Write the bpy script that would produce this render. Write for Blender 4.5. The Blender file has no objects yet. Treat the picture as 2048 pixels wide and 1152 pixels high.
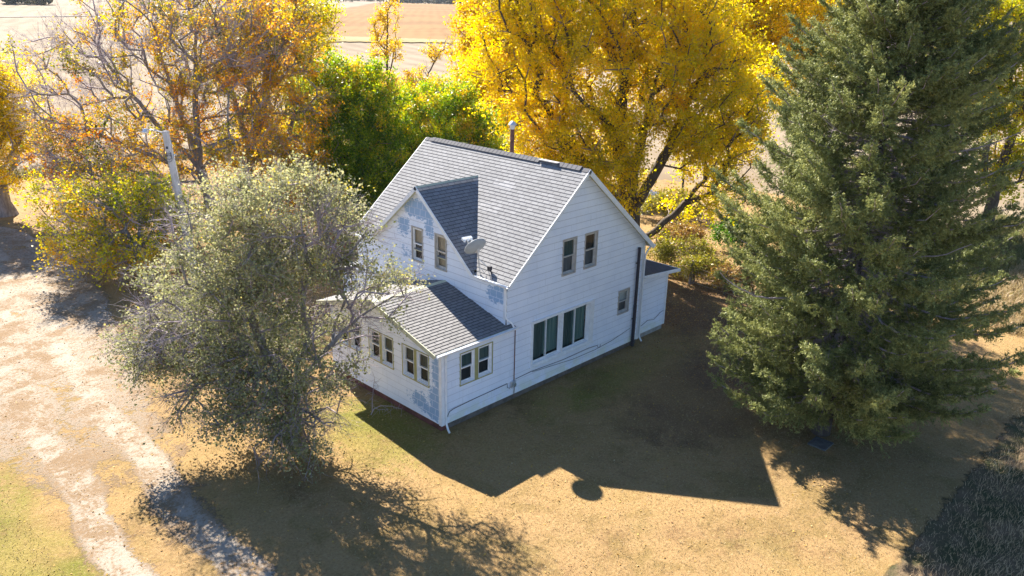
import bpy, bmesh, math, random
import numpy as np
from mathutils import Vector, Matrix

# ------------------------------------------------------------------ camera, sky, sun, exposure
sc = bpy.context.scene
COL = sc.collection
sc.view_settings.view_transform = 'Standard'
sc.view_settings.look = 'None'
sc.view_settings.exposure = 2.02
sc.view_settings.gamma = 1
CAM = np.array([-15.357, -17.891, 13.234])
YAW, PITCH, ROLL = map(math.radians, (43.997, -19.619, 1.345))
fwd = Vector((math.cos(YAW) * math.cos(PITCH), math.sin(YAW) * math.cos(PITCH), math.sin(PITCH)))
rgt = Vector((math.sin(YAW), -math.cos(YAW), 0)); upv = rgt.cross(fwd)
r2 = rgt * math.cos(ROLL) + upv * math.sin(ROLL); u2 = -rgt * math.sin(ROLL) + upv * math.cos(ROLL)
cam = bpy.data.cameras.new('camera'); cob = bpy.data.objects.new('camera', cam); COL.objects.link(cob)
cob.matrix_world = Matrix(((r2.x, u2.x, -fwd.x, CAM[0]), (r2.y, u2.y, -fwd.y, CAM[1]), (r2.z, u2.z, -fwd.z, CAM[2]), (0, 0, 0, 1)))
cam.sensor_width = 36; cam.lens = 28.336; cam.clip_start = .1; cam.clip_end = 8000
sc.camera = cob
SUN = Vector((2.56, 9.63, 7.93)).normalized()
world = bpy.data.worlds.new("World"); sc.world = world; world.use_nodes = True
wn = world.node_tree
sky = wn.nodes.new('ShaderNodeTexSky'); sky.sky_type = 'NISHITA'; sky.sun_disc = False
sky.sun_elevation = math.asin(SUN.z); sky.sun_rotation = math.atan2(SUN.x, SUN.y)
sky.altitude = 300; sky.air_density = 1.0; sky.dust_density = .1; sky.ozone_density = 6.5
wn.links.new(sky.outputs[0], wn.nodes['Background'].inputs[0]); wn.nodes['Background'].inputs[1].default_value = .062
sl = bpy.data.lights.new('sun', 'SUN'); sl.energy = 5.0; sl.angle = math.radians(.5); sl.color = (1, .93, .82)
so = bpy.data.objects.new('sun', sl); COL.objects.link(so); so.rotation_euler = SUN.to_track_quat('Z', 'Y').to_euler()
so.location = (0, 0, 60)
sc.cycles.use_denoising = True; sc.cycles.denoiser = 'OPENIMAGEDENOISE'; sc.cycles.denoising_input_passes = 'RGB_ALBEDO_NORMAL'; sc.cycles.denoising_prefilter = 'NONE'; sc.cycles.use_adaptive_sampling = False; sc.cycles.sample_clamp_indirect = 4; sc.cycles.max_bounces = 8; sc.cycles.transparent_max_bounces = 12; sc.cycles.transmission_bounces = 6
H_ = Vector((math.cos(YAW), math.sin(YAW), 0)); R_ = rgt          # camera heading / right, used only to lay out plan positions

GZ = -.25          # yard level

# ------------------------------------------------------------------ helpers
def obj(name, me, mat=None, parent=None, label=None):
    o = bpy.data.objects.new(name, me); COL.objects.link(o)
    if mat is not None:
        for m in (mat if isinstance(mat, (list, tuple)) else [mat]): me.materials.append(m)
    if parent is not None:
        o.parent = parent
        o.matrix_parent_inverse = Matrix.Translation(-parent.location) if parent.type == 'EMPTY' else Matrix.Identity(4)
    if label: o['label'] = label
    return o
def thing(name, loc, label, cat, group=None):
    o = bpy.data.objects.new(name, None); COL.objects.link(o); o.location = loc
    o.empty_display_size = .3; o['label'] = label; o['category'] = cat
    if group: o['group'] = group
    return o
def tag(o, label=None, cat=None, group=None, kind=None):
    if label: o['label'] = label
    if cat: o['category'] = cat
    if group: o['group'] = group
    if kind: o['kind'] = kind
    return o
def mesh_np(name, V, F, smooth=False, attrs=None, uv=None):
    """V (n,3); F (m,k) all of the same size"""
    me = bpy.data.meshes.new(name); V = np.asarray(V, np.float32); F = np.asarray(F, np.int32)
    me.vertices.add(len(V)); me.vertices.foreach_set('co', V.ravel())
    k = F.shape[1]; me.loops.add(F.size); me.loops.foreach_set('vertex_index', F.ravel())
    me.polygons.add(len(F)); me.polygons.foreach_set('loop_start', np.arange(0, F.size, k, dtype=np.int32))
    if smooth: me.polygons.foreach_set('use_smooth', np.ones(len(F), bool))
    me.update(calc_edges=True)
    for n, a in (attrs or {}).items():
        at = me.attributes.new(n, 'FLOAT', 'POINT'); at.data.foreach_set('value', np.asarray(a, np.float32))
    return me
class MB:
    """collects faces (any size) + uv into one mesh"""
    def __init__(s): s.v = []; s.f = []; s.uv = []
    def poly(s, pts, uv=None):
        i = len(s.v); s.v += [tuple(p) for p in pts]; s.f.append(list(range(i, i + len(pts))))
        s.uv += uv if uv else [(0, 0)] * len(pts)
    def box(s, O, U, V, N, u0, u1, v0, v1, n0, n1):
        P = lambda u, v, n: O + U * u + V * v + N * n
        c = [P(u, v, n) for n in (n0, n1) for v in (v0, v1) for u in (u0, u1)]
        flip = U.cross(V).dot(N) < 0
        for q in ((0, 2, 3, 1), (4, 5, 7, 6), (0, 1, 5, 4), (2, 6, 7, 3), (0, 4, 6, 2), (1, 3, 7, 5)):
            q = q[::-1] if flip else q
            s.poly([c[i] for i in q])
    def cube(s, x0, x1, y0, y1, z0, z1):
        s.box(Vector((0, 0, 0)), Vector((1, 0, 0)), Vector((0, 1, 0)), Vector((0, 0, 1)), x0, x1, y0, y1, z0, z1)
    def beam(s, a, b, w, h, up=Vector((0, 0, 1)), side=0, drop=0):
        """box from a to b; w sideways, h along up"""
        a = Vector(a); b = Vector(b); d = (b - a); L = d.length; d.normalize()
        r = d.cross(up).normalized(); u = r.cross(d)
        s.box(a, d, r, u, 0, L, side - w / 2, side + w / 2, drop - h / 2, drop + h / 2)
    def tube(s, pts, rad, k=8, cap=True):
        pts = [Vector(p) for p in pts]; rad = rad if hasattr(rad, '__len__') else [rad] * len(pts)
        base = len(s.v); ref = None; rings = []
        for i, p in enumerate(pts):
            d = (pts[min(i + 1, len(pts) - 1)] - pts[max(i - 1, 0)]).normalized()
            if ref is None: ref = d.orthogonal().normalized()
            else: ref = (ref - d * ref.dot(d)).normalized()
            b = d.cross(ref); rings.append([p + (ref * math.cos(6.28319 * j / k) + b * math.sin(6.28319 * j / k)) * rad[i] for j in range(k)])
        for i in range(len(pts) - 1):
            for j in range(k):
                s.poly([rings[i][j], rings[i][(j + 1) % k], rings[i + 1][(j + 1) % k], rings[i + 1][j]])
        if cap: s.poly(rings[0][::-1]); s.poly(rings[-1])
    def lathe(s, c, prof, k=16, axis=Vector((0, 0, 1))):
        c = Vector(c); ref = axis.orthogonal().normalized(); b = axis.cross(ref)
        rings = [[c + axis * z + (ref * math.cos(6.28319 * j / k) + b * math.sin(6.28319 * j / k)) * r for j in range(k)] for r, z in prof]
        for i in range(len(prof) - 1):
            for j in range(k): s.poly([rings[i][j], rings[i][(j + 1) % k], rings[i + 1][(j + 1) % k], rings[i + 1][j]])
    def build(s, name, mat=None, parent=None, smooth=False, merge=False, label=None):
        me = bpy.data.meshes.new(name); me.from_pydata(s.v, [], s.f)
        ul = me.uv_layers.new(name='UVMap'); ul.data.foreach_set('uv', np.array(s.uv, np.float32).ravel())
        if merge:
            bm = bmesh.new(); bm.from_mesh(me); bmesh.ops.remove_doubles(bm, verts=bm.verts, dist=1e-4); bm.to_mesh(me); bm.free()
        if smooth: me.polygons.foreach_set('use_smooth', np.ones(len(me.polygons), bool))
        me.update()
        return obj(name, me, mat, parent, label)

# ------------------------------------------------------------------ node helper
class NT:
    def __init__(s, name):
        s.m = bpy.data.materials.new(name); s.m.use_nodes = True; s.t = s.m.node_tree
        s.b = s.t.nodes['Principled BSDF']; s.out = s.t.nodes['Material Output']
    def n(s, typ, **kw):
        x = s.t.nodes.new(typ)
        for k, v in kw.items(): setattr(x, k, v)
        return x
    def set(s, sock, v):
        if hasattr(v, 'is_linked') or hasattr(v, 'links'): s.t.links.new(v, sock)
        elif isinstance(v, (tuple, list)) and len(v) == 3 and sock.type == 'RGBA': sock.default_value = (*v, 1)
        else: sock.default_value = v
    def math(s, op, a, b=0., c=None, clamp=False):
        x = s.n('ShaderNodeMath', operation=op, use_clamp=clamp); s.set(x.inputs[0], a); s.set(x.inputs[1], b)
        if c is not None: s.set(x.inputs[2], c)
        return x.outputs[0]
    def mix(s, f, a, b, blend='MIX'):
        x = s.n('ShaderNodeMix', data_type='RGBA', blend_type=blend); s.set(x.inputs[0], f); s.set(x.inputs[6], a); s.set(x.inputs[7], b); return x.outputs[2]
    def pos(s): return s.n('ShaderNodeNewGeometry').outputs['Position']
    def sep(s, v):
        x = s.n('ShaderNodeSeparateXYZ'); s.set(x.inputs[0], v); return x.outputs
    def mapping(s, v, scale=(1, 1, 1), rot=(0, 0, 0), loc=(0, 0, 0)):
        x = s.n('ShaderNodeMapping'); s.set(x.inputs[0], v); x.inputs[1].default_value = loc; x.inputs[2].default_value = rot; x.inputs[3].default_value = scale; return x.outputs[0]
    def noise(s, v, scale, detail=3., rough=.55, dist=0.):
        x = s.n('ShaderNodeTexNoise'); s.set(x.inputs['Vector'], v); x.inputs['Scale'].default_value = scale; x.inputs['Detail'].default_value = detail
        x.inputs['Roughness'].default_value = rough; x.inputs['Distortion'].default_value = dist; return x.outputs[0]
    def ramp(s, f, stops, interp='LINEAR'):
        x = s.n('ShaderNodeValToRGB'); s.set(x.inputs[0], f); r = x.color_ramp; r.interpolation = interp
        while len(r.elements) < len(stops): r.elements.new(1)
        for e, (p, c) in zip(r.elements, stops): e.position = p; e.color = (*c, 1) if len(c) == 3 else c
        return x.outputs[0]
    def step(s, f, lo, hi):
        x = s.n('ShaderNodeMapRange', interpolation_type='SMOOTHSTEP'); s.set(x.inputs[0], f); x.inputs[1].default_value = lo; x.inputs[2].default_value = hi; return x.outputs[0]
    def attr(s, name): return s.n('ShaderNodeAttribute', attribute_name=name).outputs['Fac']
    def uv(s): return s.n('ShaderNodeUVMap', uv_map='UVMap').outputs[0]
    def fin(s, col, rough=.7, metal=0., bump=None, bstr=.3, bdist=.02, spec=.3):
        s.set(s.b.inputs['Base Color'], col); s.set(s.b.inputs['Roughness'], rough); s.b.inputs['Metallic'].default_value = metal
        s.b.inputs['Specular IOR Level'].default_value = spec
        if bump is not None:
            x = s.n('ShaderNodeBump'); x.inputs['Strength'].default_value = bstr; x.inputs['Distance'].default_value = bdist; s.set(x.inputs['Height'], bump)
            s.t.links.new(x.outputs[0], s.b.inputs['Normal'])
        return s.m
def plain(name, col, rough=.6, metal=0., var=.12, scale=6., spec=.3):
    k = NT(name); n = k.noise(k.pos(), scale, 4)
    c = k.mix(k.step(n, .3, .7), tuple(x * (1 - var) for x in col), tuple(min(1, x * (1 + var)) for x in col))
    return k.fin(c, rough, metal, bump=n, bstr=.08, spec=spec)

# ------------------------------------------------------------------ materials
def m_siding(name, regions=None, stain=True):
    k = NT(name); P = k.pos(); x, y, z = k.sep(P)
    n = k.noise(P, 1.3, 5); n2 = k.noise(k.mapping(P, (3, 3, .6)), 3, 4)
    c = k.mix(k.step(n, .35, .7), (.80, .84, .92), (.73, .78, .88))
    c = k.mix(k.math('MULTIPLY', k.step(n2, .55, .8), .25), c, (.60, .60, .57))
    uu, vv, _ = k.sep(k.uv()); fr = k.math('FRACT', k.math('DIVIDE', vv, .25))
    jl = k.math('MULTIPLY', k.step(fr, .84, .93), k.math('ADD', .55, k.math('MULTIPLY', k.noise(P, 2.5, 3), .5)))  # dark line at each lap: joint dirt plus painted-in shadow under the boards
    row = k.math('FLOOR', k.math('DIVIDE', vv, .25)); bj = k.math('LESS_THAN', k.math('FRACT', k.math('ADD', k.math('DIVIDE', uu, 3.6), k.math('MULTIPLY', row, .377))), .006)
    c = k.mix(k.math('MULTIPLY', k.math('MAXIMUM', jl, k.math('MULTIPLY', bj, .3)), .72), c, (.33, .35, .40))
    c = k.mix(k.math('MULTIPLY', k.step(k.noise(k.mapping(P, (5, 5, .35)), 2.2, 4), .55, .8), .3), c, (.52, .54, .55))
    if stain:   # algae tinge on the lowest boards
        low = k.math('MULTIPLY', k.math('SUBTRACT', 1., k.step(z, .05, .55)), k.step(k.noise(P, 2.2, 3), .35, .62))
        c = k.mix(k.math('MULTIPLY', low, .55), c, (.63, .66, .48))
    if regions:
        acc = None
        # flakes follow shingle courses: noise cut by joints
        br = k.n('ShaderNodeTexBrick'); v = k.n('ShaderNodeCombineXYZ'); k.set(v.inputs[0], y); k.set(v.inputs[1], z)
        k.set(br.inputs['Vector'], v.outputs[0]); br.inputs['Scale'].default_value = 1; br.inputs['Brick Width'].default_value = .31; br.inputs['Row Height'].default_value = .26
        br.inputs['Mortar Size'].default_value = .011; br.inputs['Mortar Smooth'].default_value = .3; br.inputs['Color1'].default_value = (1, 1, 1, 1); br.inputs['Color2'].default_value = (.72, .72, .72, 1); br.inputs['Mortar'].default_value = (0, 0, 0, 1)
        for (yc, zc, sy, sz, amp) in regions:
            a = k.math('POWER', k.math('DIVIDE', k.math('SUBTRACT', y, yc), sy), 2.); b = k.math('POWER', k.math('DIVIDE', k.math('SUBTRACT', z, zc), sz), 2.)
            g = k.math('MULTIPLY', k.math('POWER', 2.718, k.math('MULTIPLY', k.math('ADD', a, b), -1.)), amp * 1.12)
            acc = g if acc is None else k.math('MAXIMUM', acc, g)
        hf = k.noise(k.mapping(P, (1, 1, 2.6)), 7.5, 5, .72); lf = k.noise(P, 1.7, 3, .6); mf = k.noise(k.mapping(P, (1, 1, 1.8)), 3.6, 4, .65)
        nz = k.math('ADD', k.math('ADD', k.math('MULTIPLY', hf, .75), k.math('MULTIPLY', lf, .35)), k.math('MULTIPLY', mf, .55))
        bb = k.n('ShaderNodeSeparateColor'); k.set(bb.inputs[0], br.outputs[0])
        f = k.step(k.math('ADD', k.math('ADD', acc, nz), k.math('MULTIPLY', bb.outputs[0], .12)), 1.34, 1.39)
        f = k.math('MULTIPLY', f, k.math('ADD', .3, k.math('MULTIPLY', k.step(bb.outputs[0], .1, .6), .7)))
        blue = k.mix(k.noise(P, 9, 3), (.16, .31, .52), (.27, .43, .64))
        blue = k.mix(k.math('MULTIPLY', bb.outputs[0], .6), (.21, .36, .56), blue)
        c = k.mix(k.math('MULTIPLY', f, .85), c, blue)
    return k.fin(c, .5, bump=n2, bstr=.05, spec=.3)
def m_shingle(name, light, dark, row=.15, patches=()):
    k = NT(name); uv = k.uv(); P = k.pos()
    wob = k.mapping(uv)
    br = k.n('ShaderNodeTexBrick'); k.set(br.inputs['Vector'], wob); br.offset = .5
    br.inputs['Scale'].default_value = 1; br.inputs['Brick Width'].default_value = .31; br.inputs['Row Height'].default_value = row
    br.inputs['Mortar Size'].default_value = .011; br.inputs['Mortar Smooth'].default_value = .2; br.inputs['Bias'].default_value = 0.
    br.inputs['Color1'].default_value = (*light, 1); br.inputs['Color2'].default_value = (*[l * .76 for l in light], 1); br.inputs['Mortar'].default_value = (*dark, 1)
    c = br.outputs[0]
    n = k.noise(P, .9, 5, .6); g = k.noise(P, 90, 2, .8); st = k.noise(k.mapping(uv, (5, .5, 1)), 1., 5, .6)
    c = k.mix(k.math('MULTIPLY', k.step(n, .35, .75), .35), c, tuple(l * .6 for l in light))
    c = k.mix(k.math('MULTIPLY', k.step(st, .5, .75), .28), c, tuple(l * 1.3 for l in light))
    c = k.mix(k.math('MULTIPLY', g, .35), c, (.09, .09, .1))
    u, v, _ = k.sep(uv)
    for (uc, vc, su, sv) in patches:   # replaced, paler tabs
        a = k.math('LESS_THAN', k.math('ABSOLUTE', k.math('SUBTRACT', u, uc)), su); b = k.math('LESS_THAN', k.math('ABSOLUTE', k.math('SUBTRACT', v, vc)), sv)
        ff = k.math('MULTIPLY', k.math('MULTIPLY', a, b), k.step(k.noise(k.mapping(uv, (2, 5, 1)), 1.2, 2), .42, .5))
        c = k.mix(k.math('MULTIPLY', ff, .32), c, tuple(l * 1.45 for l in light))
    h = k.math('ADD', k.math('MULTIPLY', br.outputs['Fac'], -1.), k.math('MULTIPLY', g, .25))
    return k.fin(c, .85, bump=h, bstr=.5, bdist=.012, spec=.25)
def m_glass(name):
    k = NT(name); t = k.t
    tr = k.n('ShaderNodeBsdfTransparent'); tr.inputs[0].default_value = (.82, .88, .88, 1); gl = k.n('ShaderNodeBsdfGlossy'); gl.inputs['Roughness'].default_value = .03
    nb = k.n('ShaderNodeBump'); nb.inputs['Strength'].default_value = .06; nb.inputs['Distance'].default_value = .05; k.set(nb.inputs['Height'], k.noise(k.pos(), 1.6, 1)); t.links.new(nb.outputs[0], gl.inputs['Normal'])
    fr = k.n('ShaderNodeFresnel'); fr.inputs[0].default_value = 1.5
    f = k.math('ADD', k.math('MULTIPLY', fr.outputs[0], .35), .01)
    ms = k.n('ShaderNodeMixShader'); k.set(ms.inputs[0], f); t.links.new(tr.outputs[0], ms.inputs[1]); t.links.new(gl.outputs[0], ms.inputs[2]); t.links.new(ms.outputs[0], k.out.inputs[0])
    return k.m
def m_leaf(name, stops, trans=.4, rough=.45, spec=.35, tboost=1.25):
    k = NT(name); a = k.attr('tint'); c = k.ramp(a, stops)
    k.set(k.b.inputs['Base Color'], c); k.b.inputs['Roughness'].default_value = rough; k.b.inputs['Specular IOR Level'].default_value = spec
    tl = k.n('ShaderNodeBsdfTranslucent'); hs = k.n('ShaderNodeHueSaturation'); hs.inputs['Value'].default_value = tboost; hs.inputs['Saturation'].default_value = 1.1; k.set(hs.inputs['Color'], c)
    k.t.links.new(hs.outputs[0], tl.inputs[0])
    ms = k.n('ShaderNodeMixShader'); ms.inputs[0].default_value = trans; k.t.links.new(k.b.outputs[0], ms.inputs[1]); k.t.links.new(tl.outputs[0], ms.inputs[2]); k.t.links.new(ms.outputs[0], k.out.inputs[0])
    return k.m
def m_bark(name, a, b, scale=7.):
    k = NT(name); P = k.pos(); n = k.noise(k.mapping(P, (1, 1, .3)), scale, 6, .65); c = k.mix(k.step(n, .3, .7), a, b)
    return k.fin(c, .9, bump=n, bstr=.8, bdist=.05, spec=.1)
M = {}
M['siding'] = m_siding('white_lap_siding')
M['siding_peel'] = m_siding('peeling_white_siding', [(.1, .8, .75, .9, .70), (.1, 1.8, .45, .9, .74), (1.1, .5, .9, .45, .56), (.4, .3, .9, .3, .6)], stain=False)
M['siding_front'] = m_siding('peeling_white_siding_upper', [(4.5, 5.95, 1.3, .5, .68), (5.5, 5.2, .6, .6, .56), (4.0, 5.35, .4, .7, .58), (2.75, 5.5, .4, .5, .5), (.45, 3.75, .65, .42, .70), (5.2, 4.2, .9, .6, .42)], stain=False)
M['shingle'] = m_shingle('grey_shingles', (.265, .265, .275), (.085, .085, .095), patches=((3.1, 2.55, .75, .2), (3.2, 1.2, .6, .15), (3.0, 3.7, .5, .15)))
M['shingle_porch'] = m_shingle('porch_shingles', (.255, .245, .24), (.035, .035, .04), row=.145)
M['shingle_dark'] = m_shingle('dark_shingles', (.09, .09, .095), (.03, .03, .03))
M['white'] = plain('white_paint', (.78, .79, .80), .45, var=.06)
M['soffit'] = plain('tan_soffit', (.50, .50, .36), .6)
M['tan'] = plain('olive_tan_trim', (.33, .32, .14), .55, var=.08)
M['greytan'] = plain('weathered_grey_trim', (.42, .39, .35), .6)
M['alu'] = plain('aluminium_screen_frame', (.55, .54, .52), .45, .3)
M['glass'] = m_glass('window_glass')
M['foundation_red'] = plain('red_painted_foundation', (.15, .055, .046), .8, var=.3, scale=3)
M['concrete'] = plain('grey_concrete', (.33, .31, .28), .9, var=.2, scale=4)
M['black_pipe'] = plain('dark_iron_pipe', (.035, .035, .045), .5)
M['rust'] = plain('rusty_brown_pipe', (.16, .075, .055), .7, var=.3)
M['galv'] = plain('galvanised_cap', (.62, .63, .66), .35, .6)
M['dish'] = plain('grey_dish_paint', (.36, .38, .39), .5, var=.05)
M['wire'] = plain('black_cable', (.05, .05, .06), .6)
M['dark'] = plain('dark_interior', (.03, .035, .04), .9)
M['floorboards'] = plain('dark_floor', (.10, .09, .08), .9)
def m_curtain(name, a, b, f):
    k = NT(name); P = k.pos(); x, y, z = k.sep(P); w = k.noise(k.mapping(P, (1, 1, .02)), f, 2)
    return k.fin(k.mix(k.step(w, .3, .7), a, b), .9, spec=.1)
M['teal'] = m_curtain('teal_curtain', (.10, .18, .175), (.22, .32, .30), 14)
M['darkteal'] = m_curtain('dark_screen_curtain', (.05, .085, .085), (.10, .145, .14), 16)
M['screen'] = m_curtain('grey_insect_screen', (.16, .16, .18), (.20, .20, .22), 6)
def m_blind():
    k = NT('tan_blind'); x, y, z = k.sep(k.pos()); w = k.math('SINE', k.math('MULTIPLY', z, 130.))
    return k.fin(k.mix(k.step(w, -.4, .6), (.42, .31, .22), (.62, .48, .36)), .7)
M['blind'] = m_blind()
M['paleblind'] = plain('pale_shade', (.6, .6, .62), .8)
M['pole'] = m_bark('weathered_pole_wood', (.42, .40, .39), (.60, .58, .57), 5)
M['bark_dark'] = m_bark('dark_bark', (.055, .045, .035), (.13, .105, .085))
M['bark_grey'] = m_bark('grey_bark', (.16, .145, .14), (.30, .275, .27))
M['bark_spruce'] = m_bark('spruce_bark', (.05, .04, .035), (.11, .09, .08))
M['twig_pale'] = m_bark('pale_twigs', (.24, .20, .215), (.42, .36, .395), 3)
M['twig_brown'] = m_bark('brown_twigs', (.14, .11, .09), (.28, .23, .20), 3)

# ------------------------------------------------------------------ lapped surfaces (clapboards, shingle courses)
def spans(poly, v):
    xs = []
    n = len(poly)
    for i in range(n):
        (u0, v0), (u1, v1) = poly[i], poly[(i + 1) % n]
        if (v0 <= v < v1) or (v1 <= v < v0): xs.append(u0 + (u1 - u0) * (v - v0) / (v1 - v0))
    xs.sort(); return [(xs[i], xs[i + 1]) for i in range(0, len(xs) - 1, 2)]
def lap(name, O, U, V, N, poly, mat, parent, expo=.25, step=.024, holes=(), label=None):
    O, U, V, N = map(Vector, (O, U, V, N)); mb = MB(); vs = [v for _, v in poly]; lo, hi = min(vs), max(vs)
    k0 = math.floor(lo / expo); br = set(np.round(np.arange(k0, math.ceil(hi / expo) + 1) * expo, 5)); br |= {round(v, 5) for v in vs}
    for h in holes: br |= {round(h[2], 5), round(h[3], 5)}
    br = sorted(b for b in br if lo - 1e-6 <= b <= hi + 1e-6); e = 1e-5
    flip = U.cross(V).dot(N) < 0
    for a, b in zip(br, br[1:]):
        if b - a < 2e-4: continue
        k = math.floor((a + b) / 2 / expo); off = lambda v: step * (1 - (v - k * expo) / expo) + .0005
        sa, sb = spans(poly, a + e), spans(poly, b - e)
        if len(sa) != len(sb): sb = sa
        for (l0, r0), (l1, r1) in zip(sa, sb):
            cuts = sorted((h[0], h[1]) for h in holes if h[2] < (a + b) / 2 < h[3])
            edges = [(l0, l1)]; segs = []
            for c0, c1 in cuts: segs.append((edges[-1], (c0, c0))); edges.append((c1, c1))
            segs.append((edges[-1], (r0, r1)))
            for (p0, p1), (q0, q1) in segs:
                if q0 - p0 < 1e-4 and q1 - p1 < 1e-4: continue
                P = lambda u, v, o: O + U * u + V * v + N * o
                q = [P(p0, a, off(a)), P(q0, a, off(a)), P(q1, b, off(b)), P(p1, b, off(b))]; uv = [(p0, a), (q0, a), (q1, b), (p1, b)]
                if flip: q = q[::-1]; uv = uv[::-1]
                mb.poly(q, uv)
                if abs(a - k * expo) < 1e-4:   # butt edge of the course
                    q = [P(p0, a, 0), P(q0, a, 0), P(q0, a, off(a)), P(p0, a, off(a))]
                    if flip: q = q[::-1]
                    mb.poly(q, [(p0, a), (q0, a), (q0, a), (p0, a)])
    return mb.build(name, mat, parent, label=label)
def slab(name, pts, thick, mat, parent):
    """pts = top outline (planar); extruded down along its normal"""
    pts = [Vector(p) for p in pts]; n = (pts[1] - pts[0]).cross(pts[2] - pts[0]).normalized()
    if n.z < 0: pts = pts[::-1]; n = -n
    mb = MB(); lo = [p - n * thick for p in pts]; mb.poly(pts); mb.poly(lo[::-1])
    for i in range(len(pts)):
        j = (i + 1) % len(pts); mb.poly([lo[i], lo[j], pts[j], pts[i]])
    return mb.build(name, mat, parent)

# ------------------------------------------------------------------ ground, terrain, fields
def hterr(x, y):
    d = np.hypot(x - 5, y - 5); t = np.clip((d - 150) / 700, 0, 1); t = t * t * (3 - 2 * t)
    return GZ + 6 * t + t * 1.6 * np.sin(x / 90. + 1) * np.cos(y / 120.)
def m_field(name, a, b, rowdir, rowscale, c=None):
    k = NT(name); P = k.pos(); n = k.noise(P, .02, 5, .6); n2 = k.noise(P, .35, 5, .65)
    w = k.n('ShaderNodeTexWave'); w.bands_direction = 'X'; k.set(w.inputs['Vector'], k.mapping(P, (1, 1, 1), (0, 0, rowdir))); w.inputs['Scale'].default_value = rowscale; w.inputs['Distortion'].default_value = 5.; w.inputs['Detail'].default_value = 3; w.inputs['Detail Scale'].default_value = .4
    st = k.noise(k.mapping(P, (.004, .16, 1), (0, 0, rowdir + 1.57)), 1., 4, .6)
    f = k.math('ADD', k.math('MULTIPLY', k.step(n, .3, .7), .35), k.math('ADD', k.math('MULTIPLY', n2, .3), k.math('ADD', k.math('MULTIPLY', w.outputs['Fac'], .2), k.math('MULTIPLY', st, .45))))
    col = k.mix(k.step(f, .3, .85), a, b)
    if c: col = k.mix(k.math('MULTIPLY', k.step(k.noise(k.mapping(P, (.3, 1, 1), (0, 0, rowdir)), .03, 4), .5, .7), .5), col, c)
    return k.fin(col, .95, bump=n2, bstr=.4, bdist=.1, spec=.1)
M['stubble'] = m_field('harvested_stubble', (.16, .118, .074), (.235, .183, .125), .35, .05)
M['corn'] = m_field('dry_crop', (.165, .082, .022), (.215, .12, .04), .7, .06, (.14, .065, .022))
def radial(name, mat, r0, r1, nr, a0=0., a1=2 * math.pi, na=96, dz=0.):
    r = r0 + (r1 - r0) * np.linspace(0, 1, nr) ** 2.2; a = np.linspace(a0, a1, na + 1)
    A, Rr = np.meshgrid(a, r); x = 5 + Rr * np.cos(A); y = 5 + Rr * np.sin(A); z = hterr(x, y) + dz
    V = np.stack([x, y, z], -1).reshape(-1, 3); i = np.arange((nr - 1) * (na + 1)).reshape(nr - 1, na + 1)[:, :-1].ravel()
    return obj(name, mesh_np(name, V, np.stack([i, i + na + 1, i + na + 2, i + 1], -1), True), mat)
tag(radial('ground', M['stubble'], .01, 6000, 90), kind='structure')
def sheet(name, poly, mat, dz, cell, kind='structure', attrfn=None):
    """grid sheet clipped to a plan polygon (cells whose centre lies inside)"""
    xs = [p[0] for p in poly]; ys = [p[1] for p in poly]
    x = np.arange(min(xs), max(xs) + cell, cell); y = np.arange(min(ys), max(ys) + cell, cell); X, Y = np.meshgrid(x, y); nx = len(x)
    cx = (X[:-1, :-1] + cell / 2).ravel(); cy = (Y[:-1, :-1] + cell / 2).ravel(); ins = np.zeros(len(cx), bool)
    for i in range(len(poly)):
        (x0, y0), (x1, y1) = poly[i], poly[(i + 1) % len(poly)]
        if y0 == y1: continue
        c = (y0 > cy) != (y1 > cy); ins ^= c & (cx < (x1 - x0) * (cy - y0) / (y1 - y0) + x0)
    i = (np.arange(len(y) - 1)[:, None] * nx + np.arange(nx - 1)[None]).ravel()[ins]
    V = np.stack([X.ravel(), Y.ravel(), hterr(X, Y).ravel() + dz], -1); F = np.stack([i, i + 1, i + nx + 1, i + nx], -1)
    used = np.unique(F); mp = np.zeros(len(V), int); mp[used] = np.arange(len(used)); V = V[used]; F = mp[F]
    me = mesh_np(name, V, F, True, attrfn(V) if attrfn else None)
    o = obj(name, me, mat); o['kind'] = kind; return o
sheet('crop_field', [(130, 215), (190, 176), (420, 330), (900, 800), (560, 760), (150, 285)], M['corn'], .25, 8)
sheet('field_track', [(60, 398), (160, 418), (160, 424), (60, 404)], plain('dark_track', (.12, .10, .09), .9), .3, 2)
sheet('grass_strip', [(122, 206), (150, 226), (190, 172), (186, 168)], m_field('strip_grass', (.18, .13, .04), (.26, .2, .1), 0, .1), .3, 2)

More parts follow.
